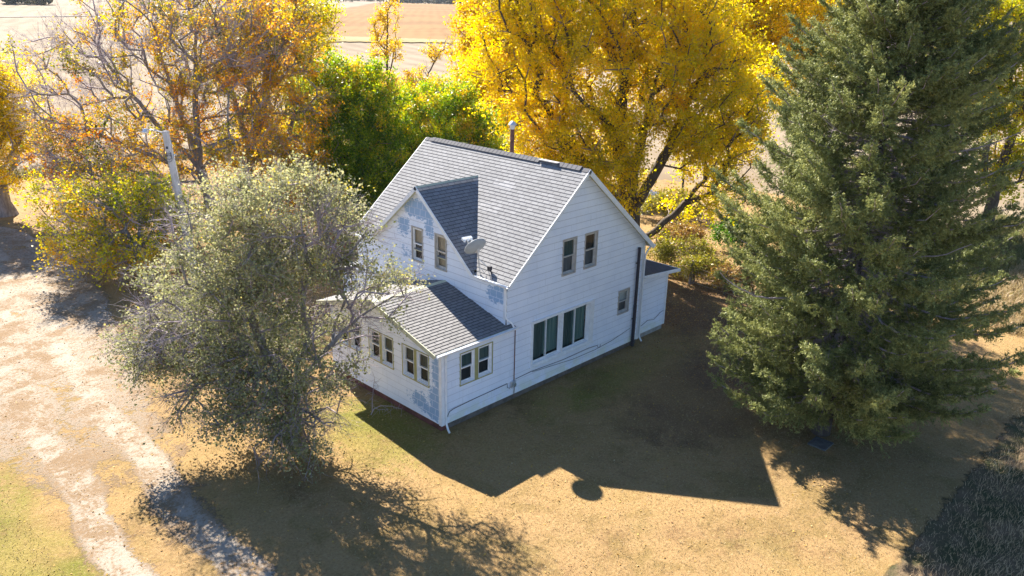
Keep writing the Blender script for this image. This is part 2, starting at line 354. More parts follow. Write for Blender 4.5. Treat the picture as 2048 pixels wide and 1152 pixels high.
def m_lawn():
    k = NT('dry_lawn'); P = k.pos(); x, y, z = k.sep(P)
    big = k.noise(P, .16, 4, .6); mid = k.noise(P, .8, 5, .65, .6); fine = k.noise(P, 7, 5, .7); vf = k.noise(P, 38, 3, .75)
    straw = k.mix(fine, (.25, .155, .064), (.375, .245, .115))
    c = k.mix(k.math('MULTIPLY', k.step(mid, .45, .64), .7), straw, (.19, .13, .045))
    # greener ground: by the porch, west verge, and scattered
    def blob(xc, yc, sx, sy):
        a = k.math('POWER', k.math('DIVIDE', k.math('SUBTRACT', x, xc), sx), 2.); b = k.math('POWER', k.math('DIVIDE', k.math('SUBTRACT', y, yc), sy), 2.)
        return k.math('POWER', 2.718, k.math('MULTIPLY', k.math('ADD', a, b), -1.))
    g = k.math('MAXIMUM', k.math('MAXIMUM', blob(-1.5, 1.5, 2.2, 3.5), k.math('MULTIPLY', blob(-12.6, 0, 2.4, 10), 1.15)), k.math('MAXIMUM', k.math('MULTIPLY', blob(7, -1.5, 6, 1.6), .8), k.math('MULTIPLY', blob(36, -8, 10, 7), 1.2)))
    gm = k.step(k.math('ADD', k.math('MULTIPLY', g, .42), k.math('MULTIPLY', k.math('ADD', mid, fine), .38)), .52, .74)
    c = k.mix(k.math('MULTIPLY', k.step(k.noise(P, .42, 5, .62, 1.), .52, .68), .3), c, k.mix(fine, (.14, .115, .03), (.24, .20, .07)))
    c = k.mix(k.math('MULTIPLY', gm, .85), c, k.mix(fine, (.085, .105, .012), (.21, .21, .03)))
    br = k.math('MULTIPLY', k.step(k.math('ADD', k.math('MULTIPLY', k.noise(P, .45, 5, .7), .7), k.math('MULTIPLY', fine, .4)), .55, .72), .6)
    c = k.mix(br, c, (.11, .055, .028))
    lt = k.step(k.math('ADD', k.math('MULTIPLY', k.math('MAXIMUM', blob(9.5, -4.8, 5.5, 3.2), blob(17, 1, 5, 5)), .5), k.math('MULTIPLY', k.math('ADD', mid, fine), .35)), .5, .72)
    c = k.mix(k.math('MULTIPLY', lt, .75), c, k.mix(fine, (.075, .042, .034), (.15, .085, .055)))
    c = k.mix(k.math('MULTIPLY', k.step(big, .42, .62), .45), c, k.mix(fine, (.29, .18, .065), (.41, .27, .11)))
    cl = k.noise(P, 13, 4, .75); cl2 = k.noise(P, 3.2, 5, .7)
    c = k.mix(k.math('MULTIPLY', k.step(cl, .50, .66), .5), c, k.mix(.62, c, (.05, .035, .015))); c = k.mix(k.math('MULTIPLY', k.math('SUBTRACT', 1., k.step(cl, .34, .47)), .45), c, (.40, .29, .15))
    c = k.mix(k.math('MULTIPLY', k.step(cl2, .52, .68), .4), c, k.mix(.5, c, (.10, .06, .025)))
    c = k.mix(k.math('MULTIPLY', k.step(vf, .5, .75), .5), c, k.mix(.5, c, (.03, .022, .014)))
    c = k.mix(k.math('MULTIPLY', k.step(k.noise(P, 55, 2), .6, .8), .4), c, (.30, .21, .115))
    return k.fin(c, .95, bump=k.math('ADD', vf, fine), bstr=.7, bdist=.05, spec=.1)
M['lawn'] = m_lawn()
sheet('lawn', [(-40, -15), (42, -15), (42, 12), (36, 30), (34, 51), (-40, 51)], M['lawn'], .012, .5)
def m_drive():
    k = NT('gravel_driveway'); P = k.pos(); e = k.attr('edge')
    mid = k.noise(P, .7, 6, .7, .5); fine = k.noise(P, 9, 4, .7); vf = k.noise(P, 60, 2, .8)
    c = k.mix(fine, (.29, .24, .185), (.42, .36, .295)); c = k.mix(k.math('MULTIPLY', k.step(k.math('ADD', k.math('MULTIPLY', mid, .6), k.math('MULTIPLY', fine, .4)), .44, .57), .85), c, k.mix(fine, (.15, .085, .035), (.23, .145, .07)))
    c = k.mix(k.math('MULTIPLY', k.step(vf, .55, .75), .5), c, (.11, .085, .065)); c = k.mix(k.math('MULTIPLY', k.step(k.noise(P, 75, 1), .6, .75), .6), c, (.36, .32, .28))
    a = k.step(k.math('ADD', e, k.math('ADD', k.math('MULTIPLY', k.math('SUBTRACT', mid, .5), 2.6), k.math('MULTIPLY', k.math('SUBTRACT', fine, .5), 1.3))), .1, .45)
    k.fin(c, .95, bump=k.math('ADD', vf, fine), bstr=.6, bdist=.05, spec=.1); k.set(k.b.inputs['Alpha'], a)
    return k.m
DRIVE = [(-9.15, -16), (-9.1, 0), (-8.7, 5), (-8.4, 9), (-8.0, 14), (-6.0, 22), (-3.8, 29), (-4.3, 36), (-8, 44)]
def drive_attr(V):
    yy = [p[1] for p in DRIVE]; xx = [p[0] for p in DRIVE]; d = V[:, 0] - np.interp(V[:, 1], yy, xx) + .12 * np.sin(V[:, 1] * .9)
    ruts = np.maximum((.66 - np.abs(d - 1.02)) / .5, (.62 - np.abs(d + 1.0)) / .5)
    hw = np.interp(V[:, 1], [-16, 3, 8, 13, 22, 30, 44], [1.5, 1.8, 2.6, 3.7, 3.4, 2.0, 1.6]); broad = np.minimum((hw - np.abs(d)) / .9, np.interp(V[:, 1], [-16, 3, 7, 14, 24, 32], [-.2, -.05, .35, .55, .65, .4]))
    return {'edge': np.clip(np.maximum(ruts, broad), -2, 1.1)}
sheet('driveway', [(-14, -16), (-4, -16), (-4, 8), (.5, 20), (.5, 44), (-14, 44)], m_drive(), .017, .25, attrfn=drive_attr)
def m_verge():
    k = NT('ditch_soil'); P = k.pos(); k.set(k.b.inputs['Alpha'], k.step(k.math('ADD', k.attr('edge'), k.math('MULTIPLY', k.math('SUBTRACT', k.noise(P, 1.4, 5, .7), .5), 2.2)), .1, .5)); n = k.noise(P, 1.1, 5); f = k.noise(P, 12, 4, .7)
    return k.fin(k.mix(k.step(n, .35, .65), k.mix(f, (.12, .085, .055), (.19, .135, .08)), k.mix(f, (.04, .045, .02), (.07, .075, .03))), .95, bump=f, bstr=.8, bdist=.08, spec=.1)
vg = sheet('ditch_bank', [(-12, -32), (60, -32), (60, -12.2), (-12, -12.2)], m_verge(), .02, .25, attrfn=lambda V: {'edge': np.clip((-13.0 - V[:, 1]) / .5, -2, 2)})

# ------------------------------------------------------------------ the farmhouse
X, Y, Z = Vector((1, 0, 0)), Vector((0, 1, 0)), Vector((0, 0, 1)); O0 = Vector((0, 0, 0))
P_, D_, L_, ZE, ZR, XM = 2.907, 7.9, 8.486, 4.354, 7.681, 6.775
XR = P_ + D_; WY = 6.262; YM = WY / 2; ZPE, ZPR = 2.766, 3.657
SF = (ZR - ZE) / (XM - P_); SR = (ZR - ZE) / (XR - XM); OG = .22; SP = (ZPR - ZPE) / (YM + .2)
house = thing('farmhouse', (5, 3, GZ), 'white clapboard farmhouse with grey shingle roof, cross gable and enclosed front porch', 'house')
# windows: (u0,u1,v0,v1) openings, per wall plane
W_SIDE = [(5.76, 6.44, 3.93, 5.22), (6.99, 7.65, 3.93, 5.22), (9.30, 9.95, 1.48, 2.41), (4.27, 5.81, .89, 2.44), (5.89, 7.42, .89, 2.44)]
W_SP = [(.82, 1.42, 1.23, 2.31), (1.62, 2.22, 1.23, 2.31)]
W_FP = [(a + d, a + d + .56, 1.22, 2.29) for a in (.64, 2.53, 4.42) for d in (0, .74)]
W_DM = [(3.07, 3.63, 3.98, 5.22), (4.40, 4.96, 3.98, 5.22)]
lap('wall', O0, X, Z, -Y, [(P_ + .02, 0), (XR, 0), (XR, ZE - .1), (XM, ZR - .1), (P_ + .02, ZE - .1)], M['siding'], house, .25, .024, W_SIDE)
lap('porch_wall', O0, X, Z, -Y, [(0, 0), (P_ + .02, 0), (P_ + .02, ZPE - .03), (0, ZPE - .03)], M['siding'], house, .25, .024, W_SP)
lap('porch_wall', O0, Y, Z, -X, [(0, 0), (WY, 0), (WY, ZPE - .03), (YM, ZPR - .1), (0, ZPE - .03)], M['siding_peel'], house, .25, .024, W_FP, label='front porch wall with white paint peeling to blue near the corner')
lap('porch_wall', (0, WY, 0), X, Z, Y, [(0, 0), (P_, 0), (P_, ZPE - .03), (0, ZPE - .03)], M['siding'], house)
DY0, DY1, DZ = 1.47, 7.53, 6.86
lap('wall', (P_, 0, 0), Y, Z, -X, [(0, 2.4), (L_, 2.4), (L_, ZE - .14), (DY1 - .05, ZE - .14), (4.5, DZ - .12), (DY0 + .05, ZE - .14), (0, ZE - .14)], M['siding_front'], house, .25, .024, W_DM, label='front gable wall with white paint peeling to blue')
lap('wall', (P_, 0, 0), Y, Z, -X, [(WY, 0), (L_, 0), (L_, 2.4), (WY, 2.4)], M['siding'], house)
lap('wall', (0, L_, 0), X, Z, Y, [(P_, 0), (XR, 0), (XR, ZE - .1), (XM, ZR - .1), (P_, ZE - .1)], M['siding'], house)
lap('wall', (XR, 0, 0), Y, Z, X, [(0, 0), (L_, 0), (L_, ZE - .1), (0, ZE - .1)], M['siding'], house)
mb = MB(); mb.cube(.03, P_ + .1, .03, WY - .03, -.02, .02); mb.cube(P_ + .05, XR - .05, .05, L_ - .05, -.021, .019); mb.cube(P_ + .05, XR - .05, .05, L_ - .05, 2.95, 3.05); mb.build('floor', M['floorboards'], house)
mb = MB(); mb.cube(.02, P_ + .2, .05, WY - .02, -.6, -.02); mb.build('foundation', M['foundation_red'], house, label='red painted porch foundation')
mb = MB(); mb.cube(P_ + .2, XR - .03, .05, L_ - .04, -.6, -.022); mb.cube(.3, P_ + .2, .03, .05, -.6, -.022); mb.build('foundation', plain('dark_block_foundation', (.13, .11, .095), .9, var=.3, scale=4), house, label='dark block foundation under the gable wall')
# --- roofs: deck slab + shingle courses on top
def roof(name, O, U, V, poly, mat, step=.012, expo=.15, deck=M['soffit'], th=.09):
    O = Vector(O); V = Vector(V).normalized(); U = Vector(U); N = U.cross(V)
    if N.z < 0: N = -N
    r = lap(name, O, U, V, N, poly, mat, house, expo, step)
    pts = [O + U * u + V * v for u, v in poly]
    if (pts[1] - pts[0]).cross(pts[2] - pts[0]).dot(N) < 0: pts = pts[::-1]
    b = MB(); lo = [p - N * th for p in pts]; b.poly(pts); b.poly(lo[::-1])
    for i in range(len(pts)): j = (i + 1) % len(pts); b.poly([lo[i], lo[j], pts[j], pts[i]])
    b.build('roof_deck', deck, r)
    return r
OEF, OER = .121, .33
vf = Vector((1, 0, SF)).normalized(); LF = (XM - P_) / vf.x
e0 = -OEF / vf.x
rf = roof('roof', (P_, 0, ZE), Y, vf, [(-OG, e0), (DY0, e0), (DY0, .03), (DY1, .03), (DY1, e0), (L_ + OG, e0), (L_ + OG, LF), (-OG, LF)], M['shingle'])
vr = Vector((-1, 0, SR)).normalized(); LR = (XM - XR) / vr.x
rr = roof('roof', (XR, 0, ZE), Y, vr, [(-OG, -OER / -vr.x), (L_ + OG, -OER / -vr.x), (L_ + OG, LR), (-OG, LR)], M['shingle'])
# dormer (cross gable), penetrates the front slope
SD = (DZ - (ZE - .1)) / (4.5 - DY0); xe = P_ + (DZ - ZE) / SF; ODR = .2
for sgn in (-1, 1):
    vd = Vector((0, -sgn, SD)).normalized(); Ld = (4.5 - DY0) / abs(vd.y); y0 = DY0 if sgn < 0 else DY1
    # valley line: where this plane meets the main slope
    zb = ZE - .1; ub = (zb - ZE) / SF
    roof('dormer_roof', (P_, y0, zb), X, vd, [(-ODR, 0), (ub, 0), (xe - P_, Ld), (-ODR, Ld)] if ub > -ODR else [], M['shingle'] if sgn > 0 else M['shingle'])
# porch roof
vp = Vector((0, 1, SP)).normalized(); LP = (YM + .2) / vp.y
roof('porch_roof', (0, -.2, ZPE - .06), X, vp, [(-.43, 0), (P_ + .28, 0), (P_ + .28, .2 / vp.y), (P_, .2 / vp.y), (P_, LP), (-.43, LP)], M['shingle_porch'], expo=.145)
vq = Vector((0, -1, SP)).normalized()
roof('porch_roof', (0, WY + .2, ZPE - .06), X, vq, [(-.43, 0), (P_, 0), (P_, LP), (-.43, LP)], M['shingle_porch'], expo=.145)
# rear lean-to
AX0, AX1, AY0, AY1 = XR + .03, 13.0, .202, 5.0
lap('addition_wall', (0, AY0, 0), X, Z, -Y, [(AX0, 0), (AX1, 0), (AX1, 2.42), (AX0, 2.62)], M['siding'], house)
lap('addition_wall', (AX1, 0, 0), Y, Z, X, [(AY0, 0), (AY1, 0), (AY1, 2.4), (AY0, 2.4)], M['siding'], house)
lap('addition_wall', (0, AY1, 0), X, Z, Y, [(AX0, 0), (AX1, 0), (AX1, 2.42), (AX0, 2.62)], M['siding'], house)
va = Vector((-1, 0, .1)).normalized(); roof('addition_roof', (13.34, 0, 2.53), Y, va, [(-.15, 0), (AY1 + .3, 0), (AY1 + .3, (13.34 - AX0) / -va.x), (-.15, (13.34 - AX0) / -va.x)], M['shingle_dark'], deck=M['white'])
mb = MB(); mb.cube(AX0, AX1 - .04, AY0 + .04, AY1 - .04, -.6, -.02); mb.build('foundation', M['concrete'], house, label='grey block foundation under the rear lean-to')
mb = MB(); mb.beam((AX0 + .1, AY0 - .372, 2.71), (13.35, AY0 - .372, 2.50), .03, .14); mb.beam((13.365, AY0 - .39, 2.48), (13.365, AY1 + .32, 2.48), .03, .14); mb.build('fascia', M['white'], house)
# side entry beyond the far gable
mb = MB(); SY0, SY1 = L_ + .03, 10.6
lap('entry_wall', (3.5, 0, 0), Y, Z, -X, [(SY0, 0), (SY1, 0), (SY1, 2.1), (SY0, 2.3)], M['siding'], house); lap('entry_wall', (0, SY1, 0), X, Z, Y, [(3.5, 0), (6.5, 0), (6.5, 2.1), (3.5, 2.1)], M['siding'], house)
slab('entry_roof', [(3.3, SY0, 2.42), (6.7, SY0, 2.42), (6.7, SY1 + .25, 2.18), (3.3, SY1 + .25, 2.18)], .07, M['galv'], house)
# ridge cap, with the torn stretch near the front
def cap(y0, y1, w=.17, lift=.028):
    m = MB()
    n = max(1, int((y1 - y0) / .2))
    for i in range(n):
        a = y0 + (y1 - y0) * i / n; b = a + (y1 - y0) / n * 1.05; t = .012
        q0 = [Vector((XM - w * vf.x, a, ZR + lift - w * vf.z)), Vector((XM, a, ZR + lift)), Vector((XM + w * vf.x, a, ZR + lift - w * vf.z))]
        q1 = [v + Vector((0, b - a, -.01)) for v in q0]
        m.poly([q0[0], q0[1], q1[1], q1[0]]); m.poly([q0[1], q0[2], q1[2], q1[1]])
        d = Vector((0, 0, -.045)); m.poly([q0[0] + d, q0[1] + d, q0[1], q0[0]]); m.poly([q0[1] + d, q0[2] + d, q0[2], q0[1]])
        m.poly([q0[0] + d, q0[0], q1[0], q1[0] + d])
    return m
cap(-OG, .15).build('ridge_cap', M['shingle'], house)
cap(.15, 1.2, .2, .07).build('ridge_cap', M['shingle'], house); cap(2.15, 8.3, .2, .07).build('ridge_cap', M['shingle'], house); cap(8.3, L_ + OG).build('ridge_cap', M['shingle'], house)
mb = MB(); mb.beam((XM - .06, 1.2, ZR + .03), (XM - .06, 2.15, ZR + .03), .2, .03); mb.build('torn_ridge_strip', M['galv'], house, label='bare metal strip where the ridge cap tore off')
# trim: rakes, fascias, corner boards
mb = MB()
def rake(xa, za, xb, zb, y, w=.16, t=.03, drop=-.07): mb.beam((xa, y, za), (xb, y, zb), t, w, drop=drop)
rake(P_ - OEF, ZE - OEF * SF, XM, ZR, -OG - .016, .12, drop=-.05); rake(XR + OER, ZE - OER * SR, XM, ZR, -OG - .016, .17, drop=-.075)
rake(P_ - OEF, ZE - OEF * SF, XM, ZR, L_ + OG + .016); rake(XR + OER, ZE - OER * SR, XM, ZR, L_ + OG + .016)
mb.beam((XR + OER + .015, -OG - .03, ZE - OER * SR - .06), (XR + OER + .015, L_ + OG, ZE - OER * SR - .06), .03, .15)
mb.beam((P_ - .02, 0, ZE - .19), (P_ - .02, DY0, ZE - .19), .02, .14); mb.beam((P_ - .02, DY1, ZE - .19), (P_ - .02, L_, ZE - .19), .02, .14)
mb.beam((P_ - ODR - .016, DY0 - .02, ZE - .11), (P_ - ODR - .016, 4.5, DZ), .03, .14, drop=-.06); mb.beam((P_ - ODR - .016, DY1 + .02, ZE - .11), (P_ - ODR - .016, 4.5, DZ), .03, .14, drop=-.06)
mb.build('fascia', M['white'], house)
mb = MB(); mb.beam((-.446, -.2, ZPE - .06), (-.446, YM, ZPR + .005), .03, .15, drop=-.06); mb.beam((-.446, WY + .2, ZPE - .06), (-.446, YM, ZPR + .005), .03, .15, drop=-.06); mb.build('fascia', M['soffit'], house, label='olive porch rake board')
for cb in ([(-.03, .1, -.036, -.022, -.02, ZPE - .1), (-.036, -.022, -.022, .1, -.02, ZPE - .1)], [(XR - .11, XR + .03, -.036, -.022, -.02, ZE - .2)], [(P_ - .036, P_ - .022, -.01, .1, 2.95, ZE - .3)], [(P_ - .036, P_ - .022, L_ - .1, L_ + .02, 0, ZE - .3)], [(AX1 - .08, AX1 + .03, AY0 - .036, AY0 - .022, 0, 2.36)]):
    mb = MB()
    for q in cb: mb.cube(*q)
    mb.build('corner_board', M['white'], house)
# gutters
def gutter(a, b, name='gutter'):
    a, b = Vector(a), Vector(b); d = (b - a).normalized(); s = d.cross(Z); m = MB(); r = .06
    prof = [(-r, 0), (-r * .9, -.05), (-.02, -.075), (.03, -.075), (r, -.03), (r, .0), (r * .8, .0), (r * .8, -.028), (.025, -.062), (-.015, -.062), (-r * .75, -.04), (-r * .8, 0)]
    A = [a + s * p + Z * q for p, q in prof]; B = [b + s * p + Z * q for p, q in prof]; n = len(prof)
    for i in range(n): m.poly([A[i], A[(i + 1) % n], B[(i + 1) % n], B[i]])
    m.poly(A[::-1]); m.poly(B); L = (b - a).length
    for i in range(int(L / .6) + 1): m.beam(a + d * min(L, .05 + i * .6) - s * .055, a + d * min(L, .05 + i * .6) + s * .058, .02, .01)
    return m.build(name, M['white'], house)
gutter((-.4, -.275, ZPE - .07), (P_ + .3, -.275, ZPE - .07)); gutter((P_ - OEF - .07, DY0 - .05, ZE - .1), (P_ - OEF - .07, -OG, ZE - .1))
gutter((P_ - OEF - .07, L_ + OG, ZE - .1), (P_ - OEF - .07, DY1 + .1, ZE - .1)); gutter((XR + OER + .09, -OG, ZE - OER * SR - .03), (XR + OER + .09, L_ + OG, ZE - OER * SR - .03))
def downspout(pts, r=.036):
    m = MB(); m.tube(pts, r, 6); m.build('downspout', M['white'], house, smooth=False)
downspout([(-.05, -.27, ZPE - .13), (.05, -.24, ZPE - .18), (.13, -.08, ZPE - .32), (.13, -.075, ZPE - .4), (.13, -.075, .12), (.13, -.085, .02), (.1, -.2, -.12), (.05, -.32, -.16)])
downspout([(P_ - .17, -.12, ZE - .16), (P_ - .1, -.06, ZE - .3), (P_ - .07, -.05, ZE - .4), (P_ - .07, -.05, 3.12), (P_ - .04, -.1, 3.0), (P_ + .1, -.2, 2.86), (P_ + .14, -.26, 2.72)])
downspout([(XR + .3, -.1, ZE - OER * SR - .1), (XR + .12, -.08, ZE - .55), (XR + .02, -.075, ZE - .7), (XR + .0, -.075, ZE - .9), (XR + .0, -.075, 2.85), (XR + .02, -.075, .1), (XR + .04, -.2, -.1)])
# pipes and wires
mb = MB(); mb.tube([(10.36, -.09, 4.07), (10.36, -.09, 1.6)], .062, 10); mb.tube([(10.36, -.09, 1.62), (10.36, -.09, -.2)], .07, 10)
for z in (3.4, 1.0): mb.cube(10.27, 10.45, -.1, -.015, z, z + .04)
mb.build('vent_pipe', M['black_pipe'], house, smooth=False)
mb = MB(); mb.tube([(3.34, -.045, 2.62), (3.34, -.045, .58)], .018, 6); mb.tube([(3.33, -.045, .6), (3.36, -.045, .2), (3.34, -.045, -.1)], .014, 6); mb.build('conduit', M['rust'], house)
mt = MB(); mt.cube(3.14, 3.38, -.1, -.02, .33, .55); mo = mt.build('electric_meter', M['galv'], house); mg = MB(); mg.lathe((3.26, -.1, .44), [(0, .1), (.07, .09), (.085, 0)], 14, Vector((0, -1, 0))); mg.build('dial', M['glass'], mo, smooth=True)
def cable(*a):
    m = MB(); m.tube(*a); m.build('cable', M['wire'], house)
cable([(.2, -.05, .27), (.3, -.04, .42), (.5, -.04, .46), (1.5, -.04, .5), (3.0, -.04, .53), (3.02, -.04, .36), (3.14, -.04, .3)], .011, 5)
cable([(3.4, -.04, .57), (4.2, -.04, .6), (6.0, -.04, .52), (7.5, -.04, .54), (8.05, -.05, .5), (8.1, -.05, .37), (8.2, -.05, .36), (8.24, -.05, .48)], .010, 5)
cable([(4.3, -.035, .56), (6.6, -.035, .35), (7.9, -.035, .34), (9.0, -.035, .42), (10.2, -.035, .62)], .008, 5)
cable([(11.2, .16, .35), (11.7, .15, .5), (12.2, .15, .42), (12.6, .15, .62), (12.85, .15, .66)], .009, 5)
# chimney flue on the rear slope
cx, cyy = 7.9, 4.75; zc = ZR - (cx - XM) * SR
mb = MB(); mb.tube([(cx, cyy, zc - .2), (cx, cyy, 8.45)], .085, 12); ch = mb.build('chimney', M['rust'], rr, smooth=True)
mb = MB(); mb.lathe((cx, cyy, 8.42), [(.10, -.02), (.11, .06), (.11, .14), (.17, .14), (.17, .17), (.12, .24), (.05, .3), (0, .31)], 12); mb.build('chimney_cap', M['galv'], rr)
# windows
def window(O, U, N, op, casing, cw=.05, rails=True, sash='white', up='darkteal', lo='dark', slider=False, sillext=0.):
    O = Vector(O); V = Z; u0, u1, v0, v1 = op; A = (O, U, V, N)
    m = MB(); f0, f1 = -.01, .034
    m.box(*A, u0 - cw, u0, v0 - cw, v1 + cw, f0, f1); m.box(*A, u1, u1 + cw, v0 - cw, v1 + cw, f0, f1); m.box(*A, u0, u1, v1, v1 + cw, f0, f1 + .004); m.box(*A, u0, u1, v0 - cw, v0, f0, f1 + .014)
    w = m.build('window', M[casing], house)
    j = MB(); t = .022      # jamb liner
    j.box(*A, u0, u0 + t, v0, v1, -.12, f0); j.box(*A, u1 - t, u1, v0, v1, -.12, f0); j.box(*A, u0, u1, v1 - t, v1, -.12, f0 + .002); j.box(*A, u0, u1, v0, v0 + t, -.12, f0 + .003); j.build('jamb', M[sash], w)
    s = MB(); vm = (v0 + v1) / 2; st = .045
    def fr(a0, a1, b0, b1, n):
        s.box(*A, a0, a0 + st, b0, b1, n, n + .035); s.box(*A, a1 - st, a1, b0, b1, n, n + .035); s.box(*A, a0 + st, a1 - st, b1 - st, b1, n, n + .034); s.box(*A, a0 + st, a1 - st, b0, b0 + st, n, n + .036)
    p = MB()
    def gl(a0, a1, b0, b1, n): q = [O + U * a + V * b + N * n for a, b in ((a0, b0), (a1, b0), (a1, b1), (a0, b1))]; p.poly(q if U.cross(V).dot(N) > 0 else q[::-1])
    if slider:
        um = (u0 + u1) / 2; st = .04
        fr(u0 + t, um + .02, v0 + t, v1 - t, -.06); fr(um - .02, u1 - t, v0 + t, v1 - t, -.1); gl(u0 + t + st, um - .02, v0 + t + st, v1 - t - st, -.045); gl(um + .02, u1 - t - st, v0 + t + st, v1 - t - st, -.085)
    else:
        fr(u0 + t, u1 - t, vm - .02, v1 - t, -.055); fr(u0 + t, u1 - t, v0 + t, vm + .025, -.095); gl(u0 + t + st, u1 - t - st, vm + .02, v1 - t - st, -.04); gl(u0 + t + st, u1 - t - st, v0 + t + st, vm - .02, -.08)
    s.build('sash', M[sash], w); p.build('pane', M['glass'], w)
    def cur(a0, a1, b0, b1, mat, n=-.2, amp=.022):
        c = MB(); k = 40
        for i in range(k):
            x0, x1 = a0 + (a1 - a0) * i / k, a0 + (a1 - a0) * (i + 1) / k; g = lambda x: n + amp * math.sin(x * 42 + 1.5 * math.sin(x * 9))
            c.poly([O + U * x0 + V * b0 + N * g(x0), O + U * x1 + V * b0 + N * g(x1), O + U * x1 + V * b1 + N * g(x1), O + U * x0 + V * b1 + N * g(x0)])
        c.build('curtain', M[mat], w)
    if slider: cur(u0 - .02, (u0 + u1) / 2, v0, v1, up, -.2); cur((u0 + u1) / 2, u1 + .02, v0 + .08, v1, lo, -.2)
    else:
        if up: cur(u0 - .02, u1 + .02, vm, v1 + .02, up, -.115, .005)
        if lo: cur(u0 - .02, u1 + .02, v0 - .02, vm, lo, -.15, .006)
for i, op in enumerate(W_SIDE[:2]): window(O0, X, -Y, op, 'greytan', .05, sash='alu', up='darkteal' if i == 0 else 'dark', lo='screen')
window(O0, X, -Y, W_SIDE[2], 'greytan', .05, sash='alu', up='paleblind', lo='screen')
for i, op in enumerate(W_SIDE[3:]): window(O0, X, -Y, op, 'white', .0101, sash='white', up='darkteal', lo='teal', slider=True)
mb = MB()
for q in ((4.17, 4.258, .79, 2.54), (7.432, 7.68, .79, 2.54), (4.258, 7.432, 2.452, 2.539), (4.258, 7.432, .79, .878), (5.822, 5.878, .878, 2.452)): mb.box(O0, X, Z, -Y, *q, -.005, .075)
mb.box(O0, X, Z, -Y, 4.12, 7.73, .74, .789, -.005, .1); mb.build('window_trim', M['white'], house)
for op in W_SP: window(O0, X, -Y, op, 'white', .012, up='darkteal', lo='dark')
for op in W_FP: window(O0, Y, -X, op, 'white', .012, up='darkteal', lo='dark')
def pairtrim(O, U, N, a, b, m0, m1, v0, v1):
    mb = MB()
    for q in ((a - .045, a - .0121, v0 - .07, v1 + .045), (b + .0121, b + .07, v0 - .07, v1 + .045), (a - .0121, b + .0121, v1 + .0121, v1 + .045), (a - .0121, b + .0121, v0 - .07, v0 - .0121), (m0 + .0121, m1 - .0121, v0 - .0121, v1 + .0121)): mb.box(Vector(O), U, Z, N, *q, -.004, .027)
    mb.build('window_trim', M['tan'], house, label='olive tan trim between paired porch windows')
pairtrim(O0, X, -Y, .82, 2.22, 1.42, 1.62, 1.23, 2.31)
for a in (.64, 2.53, 4.42): pairtrim(O0, Y, -X, a, a + 1.30, a + .56, a + .74, 1.22, 2.29)
window((P_, 0, 0), Y, -X, W_DM[0], 'greytan', .055, sash='alu', up='blind', lo='blind'); window((P_, 0, 0), Y, -X, W_DM[1], 'greytan', .055, sash='white', up='blind', lo='dark')

# ------------------------------------------------------------------ satellite dish on the eave
dish = thing('satellite_dish', (2.85, 1.2, 4.3), 'grey satellite dish on a mast at the front eave beside the cross gable', 'satellite dish')
dn = Vector((.10, .85, .50)).normalized(); dc = Vector((2.66, 1.27, 5.33))
mb = MB(); du = Vector((0, 0, 1)).cross(dn).normalized(); dv = dn.cross(du); k = 28
def dp(r, a, o): return dc + du * (math.cos(a) * r * .43) + dv * (math.sin(a) * r * .36) + dn * (.13 * r * r + o - .1)
for i, (ra, rb) in enumerate(zip((0, .3, .6, .85), (.3, .6, .85, 1.))):
    for j in range(k):
        a, b = 6.28319 * j / k, 6.28319 * (j + 1) / k
        mb.poly([dp(ra, a, 0), dp(rb, a, 0), dp(rb, b, 0), dp(ra, b, 0)][::1]); mb.poly([dp(ra, a, -.012), dp(ra, b, -.012), dp(rb, b, -.012), dp(rb, a, -.012)])
for j in range(k):
    a, b = 6.28319 * j / k, 6.28319 * (j + 1) / k; mb.poly([dp(1., a, 0), dp(1., a, -.012), dp(1., b, -.012), dp(1., b, 0)])
mb.build('reflector', M['dish'], dish, smooth=True, merge=True)
mb = MB(); mb.tube([(2.84, 1.22, 4.26), (2.78, 1.235, 4.8), (2.74, 1.24, 5.15), (2.69, 1.255, 5.24)], .026, 8); mb.cube(2.66, 2.76, 1.18, 1.3, 5.12, 5.3); mb.build('mast', M['alu'], dish)
mb = MB(); tip = dc + dn * .52 + dv * -.12; mb.tube([dc - dn * .1 - dv * .2, dc - dv * .38 + dn * .1, tip], .018, 6); mb.build('feed_arm', M['alu'], dish)
mb = MB(); mb.box(tip, du, dv, dn, -.2, .2, -.03, .05, -.04, .06)
for a in (-.15, 0, .15): mb.lathe(tip + du * a - dn * .04, [(.03, -.09), (.045, -.04), (.04, 0)], 10, dn)
mb.build('feed_horn', M['white'], dish)
mb = MB(); mb.tube([(2.77, 1.235, 4.9), (3.02, .93, 4.5)], .014, 6); mb.tube([(2.77, 1.235, 4.9), (3.1, 1.15, 4.55)], .012, 6); mb.tube([(2.8, 1.23, 4.62), (2.86, .98, 4.36)], .010, 6); mb.build('brace', M['alu'], dish)
mb = MB(); mb.cube(2.9, 3.02, .82, .94, 4.52, 4.66); mb.tube([(2.95, .88, 4.6), (2.99, .72, 4.3)], .03, 6); mb.build('mount_bracket', M['black_pipe'], dish)

